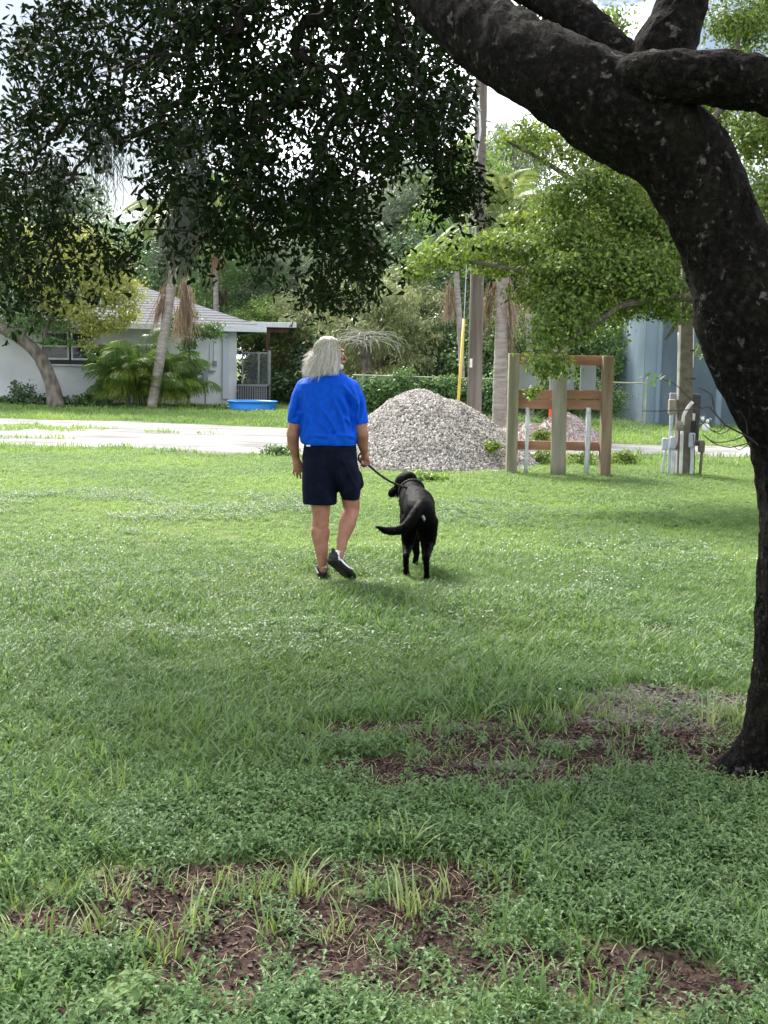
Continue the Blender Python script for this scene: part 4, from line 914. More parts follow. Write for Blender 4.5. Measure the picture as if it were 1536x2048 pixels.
bark_tube([(1604, 1580, D0, 120), (1600, 1500, D0, 106), (1603, 1400, D0, 98), (1610, 1200, D0, 92), (1614, 1000, D0, 93), (1598, 870, D0, 95), (1560, 780, D0, 100), (1505, 660, D0, 102), (1476, 560, D0 + .02, 94), (1442, 470, D0 + .05, 88), (1396, 375, D0 + .08, 88),
           (1330, 285, D0 + .1, 92), (1225, 215, D0 + .12, 95), (1110, 150, D0 + .2, 80), (1010, 95, D0 + .4, 76), (925, 25, D0 + .65, 74), (850, -70, D0 + .9, 68), (740, -190, D0 + 1.3, 60), (600, -330, D0 + 1.8, 50), (420, -440, D0 + 2.3, 38)], 'trunk', flare=.15)
bark_tube([(1180, 190, D0 + .2, 48), (1290, 160, D0 - .02, 52), (1400, 154, D0 - .06, 48), (1500, 166, D0 - .1, 50), (1640, 205, D0 - .2, 50), (1800, 220, D0 - .4, 50), (2000, 120, D0 - .6, 40), (2180, -60, D0 - .7, 30), (2330, -320, D0 - .7, 18), (2400, -560, D0 - .6, 9)], 'limb', 36, .03)
bark_tube([(1310, 240, D0 + .18, 62), (1325, 130, D0 + .24, 66), (1350, 50, D0 + .26, 52), (1376, -20, D0 + .3, 47), (1400, -140, D0 + .4, 42), (1380, -330, D0 + .6, 34)], 'limb', 36, .03)
bark_tube([(1290, 175, D0 + .26, 40), (1225, 100, D0 + .34, 34), (1165, 45, D0 + .45, 36), (1100, -5, D0 + .6, 38), (1010, -60, D0 + .9, 34), (900, -160, D0 + 1.4, 26)], 'limb', 32, .03)

# foliage: sprig positions in the hanging masses and through the crown overhead
def inpoly(x, y, poly):
    c = np.zeros(len(x), bool); n = len(poly); j = n - 1
    for i in range(n):
        xi, yi = poly[i]; xj, yj = poly[j]
        if yi != yj: c ^= ((yi > y) != (yj > y)) & (x < (xj - xi) * (y - yi) / (yj - yi) + xi)
        j = i
    return c
PL = [([(10, 120), (45, 70), (85, 0), (85, -160), (340, -160), (345, 60), (345, 180), (320, 300), (270, 290), (225, 290), (200, 340), (228, 372), (262, 395), (250, 450), (265, 500), (245, 545), (205, 545), (195, 590), (130, 585), (95, 605), (60, 615), (-60, 625), (-120, 560), (-100, 300), (10, 300), (30, 200)], 440, (6.4, 8.6)),
      ([(335, -160), (760, -160), (820, -20), (868, 60), (925, 140), (925, 240), (880, 270), (880, 320), (850, 330), (780, 330), (730, 400), (745, 450), (775, 560), (760, 585), (690, 622), (640, 600), (570, 612), (535, 575), (480, 500), (430, 480), (405, 430), (398, 500), (370, 540), (338, 545), (322, 440), (300, 385), (312, 300), (335, 180)], 1150, (6.3, 8.7)),
      ([(860, 280), (930, 270), (955, 340), (965, 420), (930, 450), (900, 440), (870, 380)], 46, (7.0, 7.8)),
      ([(1000, -60), (1100, -60), (1090, 20), (1030, 10)], 16, (6, 7)),
      ([(890, 140), (930, 150), (925, 230), (900, 210)], 14, (7, 8))]
nodes = []
for poly, cnt, (d0, d1) in PL:
    pa = np.array(poly); lo, hi = pa.min(0), pa.max(0); got = []
    while sum(len(g) for g in got) < cnt:
        x = lo[0] + (hi[0] - lo[0]) * rng.random(cnt); y = lo[1] + (hi[1] - lo[1]) * rng.random(cnt); k = inpoly(x, y, poly)
        k &= (vnoise(x, y, .018) > .22); got.append(np.stack([x[k], y[k]], 1))
    g = np.vstack(got)[:cnt]; nodes.append(ats(g[:, 0], g[:, 1], d0 + (d1 - d0) * rng.random(len(g))))
hang = np.vstack(nodes)
n = 560; ov = np.stack([rng.uniform(-4.6, 6.5, n), rng.uniform(-2.5, 6.6, n), rng.uniform(4.0, 6.6, n)], 1)
ov = ov[((ov[:, 0] - .8) / 5.6) ** 2 + ((ov[:, 1] - 2.5) / 5.2) ** 2 + ((ov[:, 2] - 4) / 3) ** 2 < 1]
px_, py_ = topx(ov); ov = ov[~((ov[:, 1] > 1) & (py_ > -120) & (px_ > -200) & (px_ < 1750))]
allp = np.vstack([hang, ov])
# branch network: shortest links outward from the limbs
seeds = [at(850, -70, D0 + .9), at(740, -190, D0 + 1.3), at(600, -330, D0 + 1.8), at(420, -440, D0 + 2.3), at(900, -160, D0 + 1.4), at(1380, -330, D0 + .6), at(2000, 120, D0 - .6), at(1800, 220, D0 - .4)]
S0 = len(seeds); Pn = np.vstack([np.array([tuple(s) for s in seeds]), allp]); m = len(Pn); par = np.full(m, -1); dist = np.full(m, 1e9); done = np.zeros(m, bool); cost = np.zeros(m)
for i in range(S0): done[i] = True
for i in range(S0):
    d = np.linalg.norm(Pn - Pn[i], axis=1); b = (d < dist) & ~done; dist[b] = d[b]; par[b] = i
order = []
for _ in range(m - S0):
    j = int(np.argmin(np.where(done, 1e9, dist))); done[j] = True; order.append(j); cost[j] = cost[par[j]] + np.linalg.norm(Pn[j] - Pn[par[j]])
    d = np.linalg.norm(Pn - Pn[j], axis=1) + cost[j] * .16; b = (d < dist) & ~done; dist[b] = d[b]; par[b] = j
load = np.ones(m)
for j in reversed(order): load[par[j]] += load[j]
# twigs as three-sided tapering links
V = []; Fc = []
for j in order:
    a, b = Pn[par[j]], Pn[j]; ra = .0022 + .0014 * min(load[j], 500) ** .5; rb = .0020 + .0014 * min(max(load[j] - 1, 0), 500) ** .5
    d = b - a; l = np.linalg.norm(d) + 1e-9; t = d / l; u = np.cross(t, [0.3, .1, 1.]); u /= np.linalg.norm(u) + 1e-9; w = np.cross(t, u)
    mid = (a + b) / 2 + rng.normal(0, .06 * l, 3) + np.array([0, 0, .05 * l]); i0 = len(V); kk = 5 if load[j] > 40 else 3
    for q, r in ((a, ra), (mid, (ra + rb) / 2), (b, rb)):
        for k in range(kk): an = 2 * math.pi * k / kk; V.append(q + (u * math.cos(an) + w * math.sin(an)) * r)
    for s in range(2):
        for k in range(kk): Fc.append((i0 + s * kk + k, i0 + s * kk + (k + 1) % kk, i0 + (s + 1) * kk + (k + 1) % kk, i0 + (s + 1) * kk + k))
tw_ = mk('branches', V, Fc, material('twig_bark', (.010, .008, .007), (.024, .02, .016), scale=20, rough=.95), ft); tw_['kind'] = 'stuff'
# leaves: rosettes of long obovate leaves at each node and along the links
cent = []; k1 = 4
for j in order:
    a, b = Pn[par[j]], Pn[j]
    cent.append(b)
    if load[j] < 30:
        for t in rng.random(1): cent.append(a + (b - a) * t)
cent = np.array(cent); cent = np.vstack([cent, cent + rng.normal(0, .075, cent.shape), cent + rng.normal(0, .09, cent.shape)]); nl = 5
C_ = np.repeat(cent, nl, 0); Dl = rng.normal(size=C_.shape); Dl[:, 2] -= .25; Dl = unit(Dl); Nr = rng.normal(size=C_.shape) * .7; Nr[:, 2] += 1; Nr = unit(Nr - Dl * np.sum(Nr * Dl, 1)[:, None])
C_ = C_ + rng.normal(0, .022, C_.shape); s = .054 * (.6 + .7 * rng.random(len(C_))); V, Fc = leaf_mesh(C_ + Dl * .012, Dl, Nr, s, s * .42, 'leaf')
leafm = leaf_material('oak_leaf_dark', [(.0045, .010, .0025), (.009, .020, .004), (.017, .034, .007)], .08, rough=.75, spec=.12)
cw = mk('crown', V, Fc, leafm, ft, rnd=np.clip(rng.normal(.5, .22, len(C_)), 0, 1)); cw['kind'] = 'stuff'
print('near leaves', len(C_), 'nodes', m)
# hanging grey moss
V = []; Fc = []
for px, py, rx, ry, cnt in ((385, 330, 26, 110, 420), (370, 440, 22, 60, 260), (215, 300, 40, 60, 120), (120, 360, 60, 60, 120), (350, 470, 26, 50, 140)):
    for i in range(cnt):
        p = at(px + random.gauss(0, rx * .6), py + random.uniform(-ry, ry * .6), random.uniform(6.9, 7.4)); l = random.uniform(.08, .28); r = .0016; q = p.copy(); k = len(V)
        for sgm in range(5):
            V += [q + Vector((r, 0, 0)), q + Vector((-r, 0, 0))]; q = q + Vector((random.gauss(0, .018), random.gauss(0, .018), -l / 4))
        Fc += [(k + 2 * s_, k + 2 * s_ + 1, k + 2 * s_ + 3, k + 2 * s_ + 2) for s_ in range(4)]
ms_ = mk('hanging_moss', V, Fc, material('moss_grey', (.12, .13, .11), (.22, .23, .2), scale=6, rough=1), ft); ms_['kind'] = 'stuff'
# thin bare sprout from the trunk with a few leaves
spr = MB()
for pts in ([(1530, 900, 6), (1490, 870, 5), (1450, 850, 4.5), (1420, 815, 4), (1400, 818, 3.4), (1330, 822, 2.6), (1285, 822, 2)], [(1450, 850, 4), (1430, 825, 3.4), (1424, 790, 2.6), (1395, 775, 2)], [(1490, 870, 4), (1470, 880, 3), (1430, 885, 2.6), (1410, 872, 2)],
            [(1450, 850, 3), (1440, 862, 2.4), (1425, 862, 2)], [(1500, 885, 3.5), (1460, 895, 2.6), (1425, 885, 2), (1405, 868, 1.6)], [(1405, 818, 3), (1372, 790, 2.6), (1350, 768, 2.2), (1315, 755, 1.6)], [(1495, 868, 3), (1492, 840, 2.2), (1478, 820, 1.8)], [(1424, 815, 2.4), (1425, 800, 2), (1420, 792, 1.5)],
            [(1460, 858, 3), (1440, 868, 2.4), (1415, 855, 2), (1398, 835, 1.6)], [(1500, 885, 3), (1480, 900, 2), (1468, 893, 1.6)]):
    C = spline([(*at(x, y, D0 - .05 - .0007 * (1530 - x)), r * .5 * D0 / F * .75) for x, y, r in pts], .04); spr.tube([Vector(c[:3]) for c in C], [c[3] for c in C], 6)
spr.build('sprout', material('sprout_bark', (.035, .025, .025), (.07, .05, .045), scale=30, rough=.8), ft)
pc2 = ats(np.array([1300., 1296, 1306, 1290, 1312, 1325, 1332, 1318, 1340, 1300, 1304]), np.array([742., 750, 756, 748, 745, 745, 750, 752, 756, 762, 746]), D0 - .22)
dl = rand_dirs(len(pc2), -.8); nr = unit(np.cross(dl, rand_dirs(len(pc2)))); V, Fc = leaf_mesh(pc2, dl, nr, .03, .013, 'leaf'); o = mk('sprout_leaves', V, Fc, LM['mid'], ft, rnd=np.full(len(pc2), .8)); o['kind'] = 'stuff'

# ---------------------------------------------------------------- grass, ground cover, litter, flowers
def blades(n, rad, h0, h1, lean, wid, seed, curl=1.0):
    rs = np.random.default_rng(seed); V = []; Fc = []; rn = []
    for i in range(n):
        a = rs.random() * 6.28; r = rad * rs.random() ** .5; b = np.array([r * math.cos(a), r * math.sin(a), -.01]); az = rs.random() * 6.28; h = rs.uniform(h0, h1); le = h * rs.uniform(.2, 1) * lean
        d = np.array([math.cos(az), math.sin(az), 0]); s = np.array([-math.sin(az), math.cos(az), 0]) * wid * rs.uniform(.7, 1.3); k = len(V); c = rs.random()
        for t, w in ((0, .8), (.4, 1), (.75, .7)):
            p = b + np.array([0, 0, 1]) * h * (t - .25 * curl * t * t) + d * le * t * t; V += [p + s * w / 2, p - s * w / 2]
        V.append(b + np.array([0, 0, 1]) * h * (1 - .32 * curl) + d * le); Fc += [(k, k + 1, k + 3, k + 2), (k + 2, k + 3, k + 5, k + 4), (k + 4, k + 5, k + 6)]; rn += [c] * 3
    return np.array(V), Fc, rn
def leafy(stems, h, leafl, leafw, pairs, spread, seed, droop=.35):
    rs = np.random.default_rng(seed); V = []; Fc = []; rn = []
    for i in range(stems):
        az = rs.random() * 6.28; b = np.array([rs.normal() * spread, rs.normal() * spread, 0]); hh = h * rs.uniform(.55, 1.1); ln = rs.uniform(.1, .6)
        for j in range(pairs):
            t = (j + .6) / pairs; p = b + np.array([math.cos(az) * ln * hh * t, math.sin(az) * ln * hh * t, hh * t])
            for s_ in (0, 1):
                a = az + j * 1.57 + s_ * 3.14 + rs.normal() * .3; L_ = leafl * rs.uniform(.6, 1.15) * (1 - .25 * t); up_ = rs.uniform(-.1, .6)
                d = np.array([math.cos(a), math.sin(a), up_]); d /= np.linalg.norm(d); sd_ = np.array([-math.sin(a), math.cos(a), 0]) * leafw * L_ / leafl * .5; dz = np.array([0, 0, -L_ * droop])
                k = len(V); m1 = p + d * L_ * .45; V += [p, m1 + sd_ + [0, 0, .12 * leafw], m1 + dz * .15, m1 - sd_ + [0, 0, .12 * leafw], p + d * L_ + dz]; Fc += [(k, k + 1, k + 2), (k, k + 2, k + 3), (k + 1, k + 4, k + 2), (k + 2, k + 4, k + 3)]; c = rs.random(); rn += [c] * 4
    return np.array(V), Fc, rn
gmat = leaf_material('lawn_blade', [(.062, .125, .042), (.115, .20, .062), (.20, .29, .10)], .4, src='obj', patch=((.20, .30, .08), .45, .8), rough=.55)
gmat2 = leaf_material('cool_blade', [(.055, .108, .034), (.095, .175, .052), (.165, .25, .085)], .35, src='obj', patch=((.11, .18, .04), .8, .5), rough=.5)
cmat = leaf_material('ground_cover_leaf', [(.042, .09, .032), (.078, .15, .05), (.14, .225, .085)], .28, src='obj', rough=.5, spec=.35, patch=((.09, .17, .045), .9, .7))
stm_ = leaf_material('straw_blade', [(.22, .19, .10), (.36, .32, .18), (.42, .40, .24)], .25, src='obj', rough=.8)
lit = leaf_material('leaf_litter', [(.022, .012, .010), (.065, .034, .024), (.135, .078, .055), (.30, .21, .16)], 0, src='obj', rough=.7)
shl = leaf_material('shell_chip', [(.08, .065, .058), (.20, .175, .16), (.42, .39, .37)], 0, src='obj', rough=.8)
flo = leaf_material('white_flower', [(.7, .72, .7), (.8, .8, .8)], 0, src='obj', rough=.6)
def place(x, y, z=0.0): return np.stack([x, y, gz(x, y) + z], 1)
def lawn_keep(x, y):
    k = ~on_road(x, y) | ((y > 18) & (blotch(x, y, STRIPS, .6, 1.4) > .45)); k &= ~((y > 38.5) & (x > -14) & (x < -4.2)); 
    return k
hw = lambda y: y * .36 + 1.7
# zone weights: near shaded ground cover; beyond it lawn
def cover_w(x, y):   # 1 where broad-leaved ground cover rules
    lim = 4.35 + np.clip(x, -2, 2) * .42 + (fbm(x, y, 1.3) - .5) * 1.6
    return 1 / (1 + np.exp((y - lim) * 3.0))
# lawn tufts
for nm, cnt, y0, y1, tmpl, pw, sc0, mt in (('grass', 44000, 2.0, 10.0, blades(16, .055, .03, .08, 1.0, .0045, 1), .75, 1.0, gmat2), ('grass', 52000, 6.0, 21.0, blades(18, .085, .028, .062, 1.0, .0062, 2), .8, 1.0, gmat),
                                          ('grass', 30000, 19.0, 60, blades(14, .22, .07, .15, .8, .014, 3), .8, 1.0, gmat)):
    x, y = area_points(cnt * 2, y0, y1, hw, pw); mu, sh = m_mulch(x, y), m_shell(x, y); w_ = 1 - cover_w(x, y) * .72 if y0 < 5 else np.ones(len(x))
    if y0 < 5: w_ *= np.clip((10.5 - y) / 3, .15, 1)
    if y0 == 6.0: w_ *= np.clip((y - 5.5) / 2.5, 0, 1)
    k = (rng.random(len(x)) < w_ * np.where(y < 16, (1 - .93 * np.clip((np.maximum(mu, sh) - .35) * 4, 0, 1)), 1)) & lawn_keep(x, y); x, y = x[k][:cnt], y[k][:cnt]
    fd_ = np.minimum.reduce([np.hypot(x - c_.x, (y - c_.y) * .8) for c_ in (ground(645, 1160), ground(645, 1150), ground(700, 1158), ground(680, 1158), ground(852, 1162), ground(813, 1152))])
    hs = (.6 + .7 * rng.random(len(x))) * np.clip(fd_ / .22, .35, 1) * (.7 + .7 * fbm(x, y, .7)) * sc0
    scatter(nm, place(x, y), tmpl, mt, scl=hs, label=('fine cool green grass mixed into the near lawn', 'mown bright green lawn grass around man and dog', 'rough grass on both verges of the lane')[0 if y0 < 5 else 1 if y0 < 10 else 2])
# ground cover
for nm, tmpl, cnt, s0 in (('ground_cover', leafy(5, .08, .033, .0145, 4, .035, 4), 8600, 1.0), ('ground_cover', leafy(4, .065, .040, .018, 3, .035, 5, .5), 5400, 1.0)):
    x, y = area_points(cnt * 3, 2.0, 8.5, hw, .8); mu, sh = m_mulch(x, y), m_shell(x, y)
    k = rng.random(len(x)) < cover_w(x, y) * (1 - .93 * np.clip((np.maximum(mu, sh) - .25) * 3.4, 0, 1)) * np.clip(.35 + 1.6 * fbm(x + 3, y, 1.1) - .2, .15, 1) + .03; x, y = x[k][:cnt], y[k][:cnt]
    scatter(nm, place(x, y), tmpl, cmat, scl=(.6 + .6 * rng.random(len(x))) * (.7 + .6 * fbm(x, y, 1.5)), label='low broad-leaved green ground cover in the shade of the big tree' if s0 else '')
x, y = area_points(16000, 6, 14, hw, 1); k = (fbm(x, y, .9) > .55) & (m_shell(x, y) < .4) & (m_mulch(x, y) < .4); scatter('clover', place(x[k], y[k]), leafy(4, .05, .026, .02, 2, .035, 9, .2), cmat, label='patches of low clover in the middle of the lawn')
# long blades and clumps
x, y = area_points(13000, 2.4, 8.0, hw, .9); k = (fbm(x + 7, y, 1.6) > .45); x, y = x[k], y[k]
k = rng.random(len(x)) > np.clip((np.maximum(m_mulch(x, y), m_shell(x, y)) - .3) * 3.5, 0, .9); x, y = x[k], y[k]
scatter('long_grass', place(x, y), blades(5, .03, .07, .17, .7, .0075, 6, .6), gmat2, label='scattered longer single grass blades', scl=.6 + .7 * rng.random(len(x)))
tuf = [(100, 1890), (60, 1900), (190, 1870), (290, 1880), (210, 1790), (170, 1760), (460, 1790), (500, 1800), (455, 1760), (545, 1790), (640, 1790), (610, 1780), (800, 1800), (840, 1815), (880, 1800), (660, 1840), (560, 1850), (310, 1930), (330, 1900), (20, 1800), (30, 1880), (690, 1760), (730, 1790),
       (850, 1450), (1060, 1440), (1100, 1430), (1150, 1435), (1180, 1445), (1220, 1440), (1010, 1445), (1440, 1440), (1420, 1450), (1490, 1450), (1460, 1430), (970, 1440), (1400, 1690), (1420, 1680), (240, 1560), (250, 1580), (780, 1690), (820, 1720), (620, 1880), (380, 1830), (430, 1850), (130, 1800), (1290, 1430)]
P = np.array([tuple(ground(a, b)) for a, b in tuf]); P = np.vstack([P + rng.normal(0, [.03, .03, 0], P.shape) for _ in range(2)]); P = P[rng.random(len(P)) < .8]; P[:, 2] = gz(P[:, 0], P[:, 1])
scatter('grass_clumps', P, blades(10, .035, .05, .16, 1.1, .006, 7, .5), leaf_material('clump_blade', [(.09, .15, .04), (.16, .23, .07), (.30, .34, .17)], .35, src='obj', rough=.5), scl=.7 + .5 * rng.random(len(P)), label='pale green clumps of coarse grass rising from the mulch')
# dry stalks
x, y = area_points(9000, 2.4, 7.5, hw, .9); mu = m_mulch(x, y); k = rng.random(len(x)) < np.clip((mu - .1) * 1.6, .05, .9); x, y = x[k][:1900], y[k][:1900]
scatter('dry_grass', place(x, y), blades(5, .04, .02, .05, 2.0, .0024, 8, .9), stm_, label='dry straw-coloured stems over the mulch')
# leaf litter and mulch
s = MB(); s.add([(-.5, -.16, 0), (0, -.3, .1), (.5, 0, .02), (0, .3, .14), (-.5, .16, .05), (0, 0, -.02)], [(0, 1, 5), (1, 2, 5), (2, 3, 5), (3, 4, 5), (4, 0, 5)])
x, y = area_points(300000, 2.4, 8.5, hw, .85); mu = m_mulch(x, y); k = rng.random(len(x)) < np.clip((mu - .25) * 3, .04, 1) * (1 - .8 * np.clip((m_shell(x, y) - .4) * 3, 0, 1)); x, y = x[k][:80000], y[k][:80000]; nn = len(x)
scatter('leaf_litter', place(x, y, .004), (s.v, s.f, None), lit, rot=np.stack([rng.normal(0, .5, nn), rng.normal(0, .5, nn), rng.random(nn) * 6.28], 1), scl=.007 + .020 * rng.random(nn) ** 2, label='reddish brown fallen leaves and mulch chips')
x, y = area_points(170000, 4.4, 8.5, hw, .9); k = rng.random(len(x)) < np.clip((m_shell(x, y) - .3) * 2.5, 0, 1); x, y = x[k][:12000], y[k][:12000]; nn = len(x)
scatter('shell_chips', place(x, y, .003), (s.v, s.f, None), shl, rot=np.stack([rng.normal(0, .4, nn), rng.normal(0, .4, nn), rng.random(nn) * 6.28], 1), scl=.007 + .022 * rng.random(nn) ** 2, label='pale shell chips in the worn patch by the trunk')
# white clover heads and petals
f_ = MB(); f_.ell((0, 0, .055), (.010, .010, .007), nu=6, nv=4); f_.tube([(0, 0, 0), (0, 0, .05)], .001, 3)
x, y = area_points(40000, 5.5, 16, hw, 1); k = rng.random(len(x)) < np.clip(blotch(x, y, CLOVER, .9, 1.6) - .35, .0, .5) * (vnoise(x, y, 3) > .4) * np.where((y > 8) & (y < 11), .45, .12) + .003; x, y = x[k], y[k]; print('flowers', len(x))
scatter('clover_flowers', place(x, y), (f_.v, f_.f, None), flo, scl=.35 + .45 * rng.random(len(x)), label='tiny white clover flowers dotted through the lawn')
# one leafy weed at the front
g_0 = ground(236, 2025); o = thing('weed', 'bright broad-leaved weed at the front edge of the lawn, left', 'plant', (g_0.x, g_0.y, g_0.z))
lv, lf, lr = leafy(7, .09, .055, .026, 4, .025, 31, .25); lv = lv + np.array(g_0) + [0, 0, float(gz(g_0.x, g_0.y))]
lk = mk('leaves', lv, lf, LM['mid'], o, rnd=np.array(lr) * .4 + .6); lk['kind'] = 'stuff'
# ---------------------------------------------------------------- the man
DM = 8.69
def M(px, py, dy=0.0): return at(px, py, DM + dy)
PX = DM / F
mg = ground(650, 1160)
man = thing('person', 'man seen from behind, long grey hair, blue polo, navy shorts, holding the leash', 'person', mg)
skin = material('sunned_skin', (.30, .135, .092), (.40, .195, .135), scale=14, rough=.55, bump=.12, bscale=70, c3=(.34, .15, .11), bdist=.004)
# body: legs, arms, hands, neck, head as one skin
B = MB()
def bc(a, ra, b, rb): B.cap(a, ra * PX, b, rb * PX, 14)
# torso core
B.cap(M(655, 800), 44 * PX * .9, M(657, 860), 40 * PX * .9); B.cap(M(657, 860), 36 * PX * .9, M(660, 905), 34 * PX * .9)
# legs
bc(M(637, 935), 26, M(641, 1000, .0), 20); bc(M(641, 1000), 21, M(642, 1030), 17.5); bc(M(642, 1030), 17, M(639, 1064, .02), 18); bc(M(639, 1064, .01), 18, M(643, 1100, .0), 13.5); bc(M(643, 1100), 13.5, M(646, 1138), 8.2)
bc(M(683, 930), 26, M(700, 985, .04), 20); bc(M(700, 985, .03), 20, M(703, 1018, .04), 16.5); bc(M(703, 1018, .04), 16.5, M(694, 1050, -.03), 17); bc(M(694, 1050, -.03), 17, M(685, 1080, -.07), 11.5); bc(M(685, 1080, -.07), 11.5, M(680, 1112, -.12), 7.6)
bc(M(640, 1019, .02), 16.5, M(643, 1021, .02), 16.5); bc(M(634, 1060, -.01), 12, M(636, 1075, -.01), 10); bc(M(649, 1062, -.01), 11, M(649, 1078, -.01), 9)
# left arm and hand
bc(M(603, 792), 12, M(593, 840, -.02), 10.5); bc(M(593, 840, -.02), 10.5, M(591, 850, -.02), 13.5); bc(M(591, 845, -.02), 13.5, M(585, 868, -.03), 12.5); bc(M(586, 866, -.03), 13, M(586, 885, 0), 12); bc(M(586, 885, 0), 12, M(592, 917, .04), 7.4)
bc(M(592, 917, .04), 7.6, M(595, 928, .05), 9.0)
B.ell(M(596, 932, .05), (9.5 * PX, 5.5 * PX, 12 * PX))
for x0, x1, x2, y1, y2, r in ((589, 587, 589, 945, 951, 2.2), (594, 593.5, 595, 948, 956, 2.4), (599, 600, 601.5, 948, 957, 2.3), (603, 606, 608, 944, 951, 2.1)):
    bc(M(x0, 935, .05), r + .3, M(x1, y1, .055), r); bc(M(x1, y1, .055), r, M(x2, y2, .085), r - .5)
bc(M(603, 927, .05), 3.6, M(607, 936, .08), 3.1); bc(M(607, 936, .08), 3.1, M(607, 944, .10), 2.5)
# right arm, fist round the leash
bc(M(708, 796), 12, M(718, 842, -.02), 10.5); bc(M(718, 842, -.02), 10.5, M(721, 851, -.02), 13.5); bc(M(721, 848, -.02), 13.5, M(724, 868, -.03), 12.5); bc(M(724, 866, -.03), 13, M(725, 885, .02), 12); bc(M(725, 885, .02), 12, M(729, 906, .08), 7.2)
bc(M(729, 906, .08), 7.2, M(731, 914, .09), 8); B.ell(M(731, 917, .1), (7.5 * PX, 6.5 * PX, 9.5 * PX))
for x0, y0, x1, y1, x2, y2, d1, r in ((736, 917, 739, 924, 735, 930, .13, 2.9), (733, 921, 735, 928, 730, 933, .13, 2.9), (729, 922, 731, 930, 726, 933, .12, 2.8), (726, 920, 726, 928, 722, 931, .11, 2.5)):
    bc(M(x0, y0, .1), r + .4, M(x1, y1, .07), r); bc(M(x1, y1, .07), r, M(x2, y2, d1), r - .4)
bc(M(724, 915, .11), 3.6, M(721, 923, .13), 3); bc(M(721, 923, .13), 3, M(727, 929, .14), 2.6)
# neck and head, turned right
bc(M(655, 782), 22, M(658, 742), 17)
fd = Vector((.96, .27, -.02)).normalized(); fu = Vector((.06, .02, 1)).normalized(); fs = fu.cross(fd).normalized(); fu = fd.cross(fs).normalized(); HX = (fd, fs, fu)
hc = M(660, 707); B.ell(hc, (.093, .074, .097), HX); B.ell(hc + fd * .03 + fu * -.045, (.066, .062, .075), HX); B.ell(hc + fd * .052 + fu * -.088, (.034, .036, .026), HX)
B.cap(hc + fd * .092 + fu * .004, .010, hc + fd * .118 + fu * -.034, .014, 8); B.ell(hc + fd * .118 + fu * -.036, (.015, .019, .012), HX)
B.ell(hc + fd * .084 + fu * .024, (.018, .056, .013), HX); B.ell(hc + fd * .088 + fu * -.066, (.017, .026, .010), HX)
for s in (-1, 1):
    B.ell(hc + fd * .062 + fs * s * .042 + fu * -.024, (.03, .024, .024), HX)
organic('body', B, skin, man, .0045, 3)
# face: eyes, brows, ears, glasses-free
eyew = material('eye_white', (.7, .68, .64), rough=.2); iris = material('eye_iris', (.05, .07, .08), rough=.15)
greyh = material('grey_hair_base', (.42, .38, .35), (.62, .58, .55), scale=30, rough=.9)
for s in (-1, 1):
    e = MB().ell(hc + fd * .084 + fs * s * .031 + fu * .003, .0115, HX).build('eye', eyew, man, True); MB().ell(hc + fd * .0935 + fs * s * .031 + fu * .003, (.003, .006, .006), HX).build('iris', iris, e, True)
    MB().cap(hc + fd * .097 + fs * s * .016 + fu * .026, .0045, hc + fd * .083 + fs * s * .05 + fu * .024, .0035, 6).build('eyebrow', greyh, man, True)
    E = MB(); E.ell(hc + fs * s * .08 + fu * -.012 + fd * -.002, (.019, .008, .031), HX); E.ell(hc + fs * s * .078 + fu * -.034, (.011, .007, .013), HX); E.build('ear', skin, man, True)
MB().cap(hc + fd * .101 + fs * -.02 + fu * -.066, .0045, hc + fd * .101 + fs * .02 + fu * -.066, .0045, 8).build('mouth', material('lips', (.33, .12, .10), rough=.5), man, True)
# hair
hair = bpy.data.materials.new('silver_hair'); hair.use_nodes = True
hn = hair.node_tree.nodes; hl = hair.node_tree.links; hp_ = hn['Principled BSDF']; hp_.inputs['Roughness'].default_value = .55; hp_.inputs['Specular IOR Level'].default_value = .4
ha = hn.new('ShaderNodeAttribute'); ha.attribute_name = 'rnd'; hr = hn.new('ShaderNodeValToRGB'); he = hr.color_ramp.elements
he[0].color = (.22, .19, .17, 1); he[1].color = (.84, .80, .77, 1); he[0].position = .0; he[1].position = .7; q = he.new(.28); q.color = (.56, .51, .47, 1)
hl.new(ha.outputs['Fac'], hr.inputs[0]); hl.new(hr.outputs[0], hp_.inputs['Base Color'])
Hb = MB(); Hb.ell(hc + fd * -.020 + fu * .013, (.097, .083, .098), HX)
Hb.cap(M(650, 702, .01), .094, M(644, 735, -.02), .066); Hb.cap(M(644, 735, -.02), .06, M(632, 746, -.05), .04); Hb.cap(M(662, 722, -.03), .048, M(662, 742, -.04), .036)
organic('hair', Hb, greyh, man, .008, 5)
rs = random.Random(4); V = []; Fc = []; rn = []
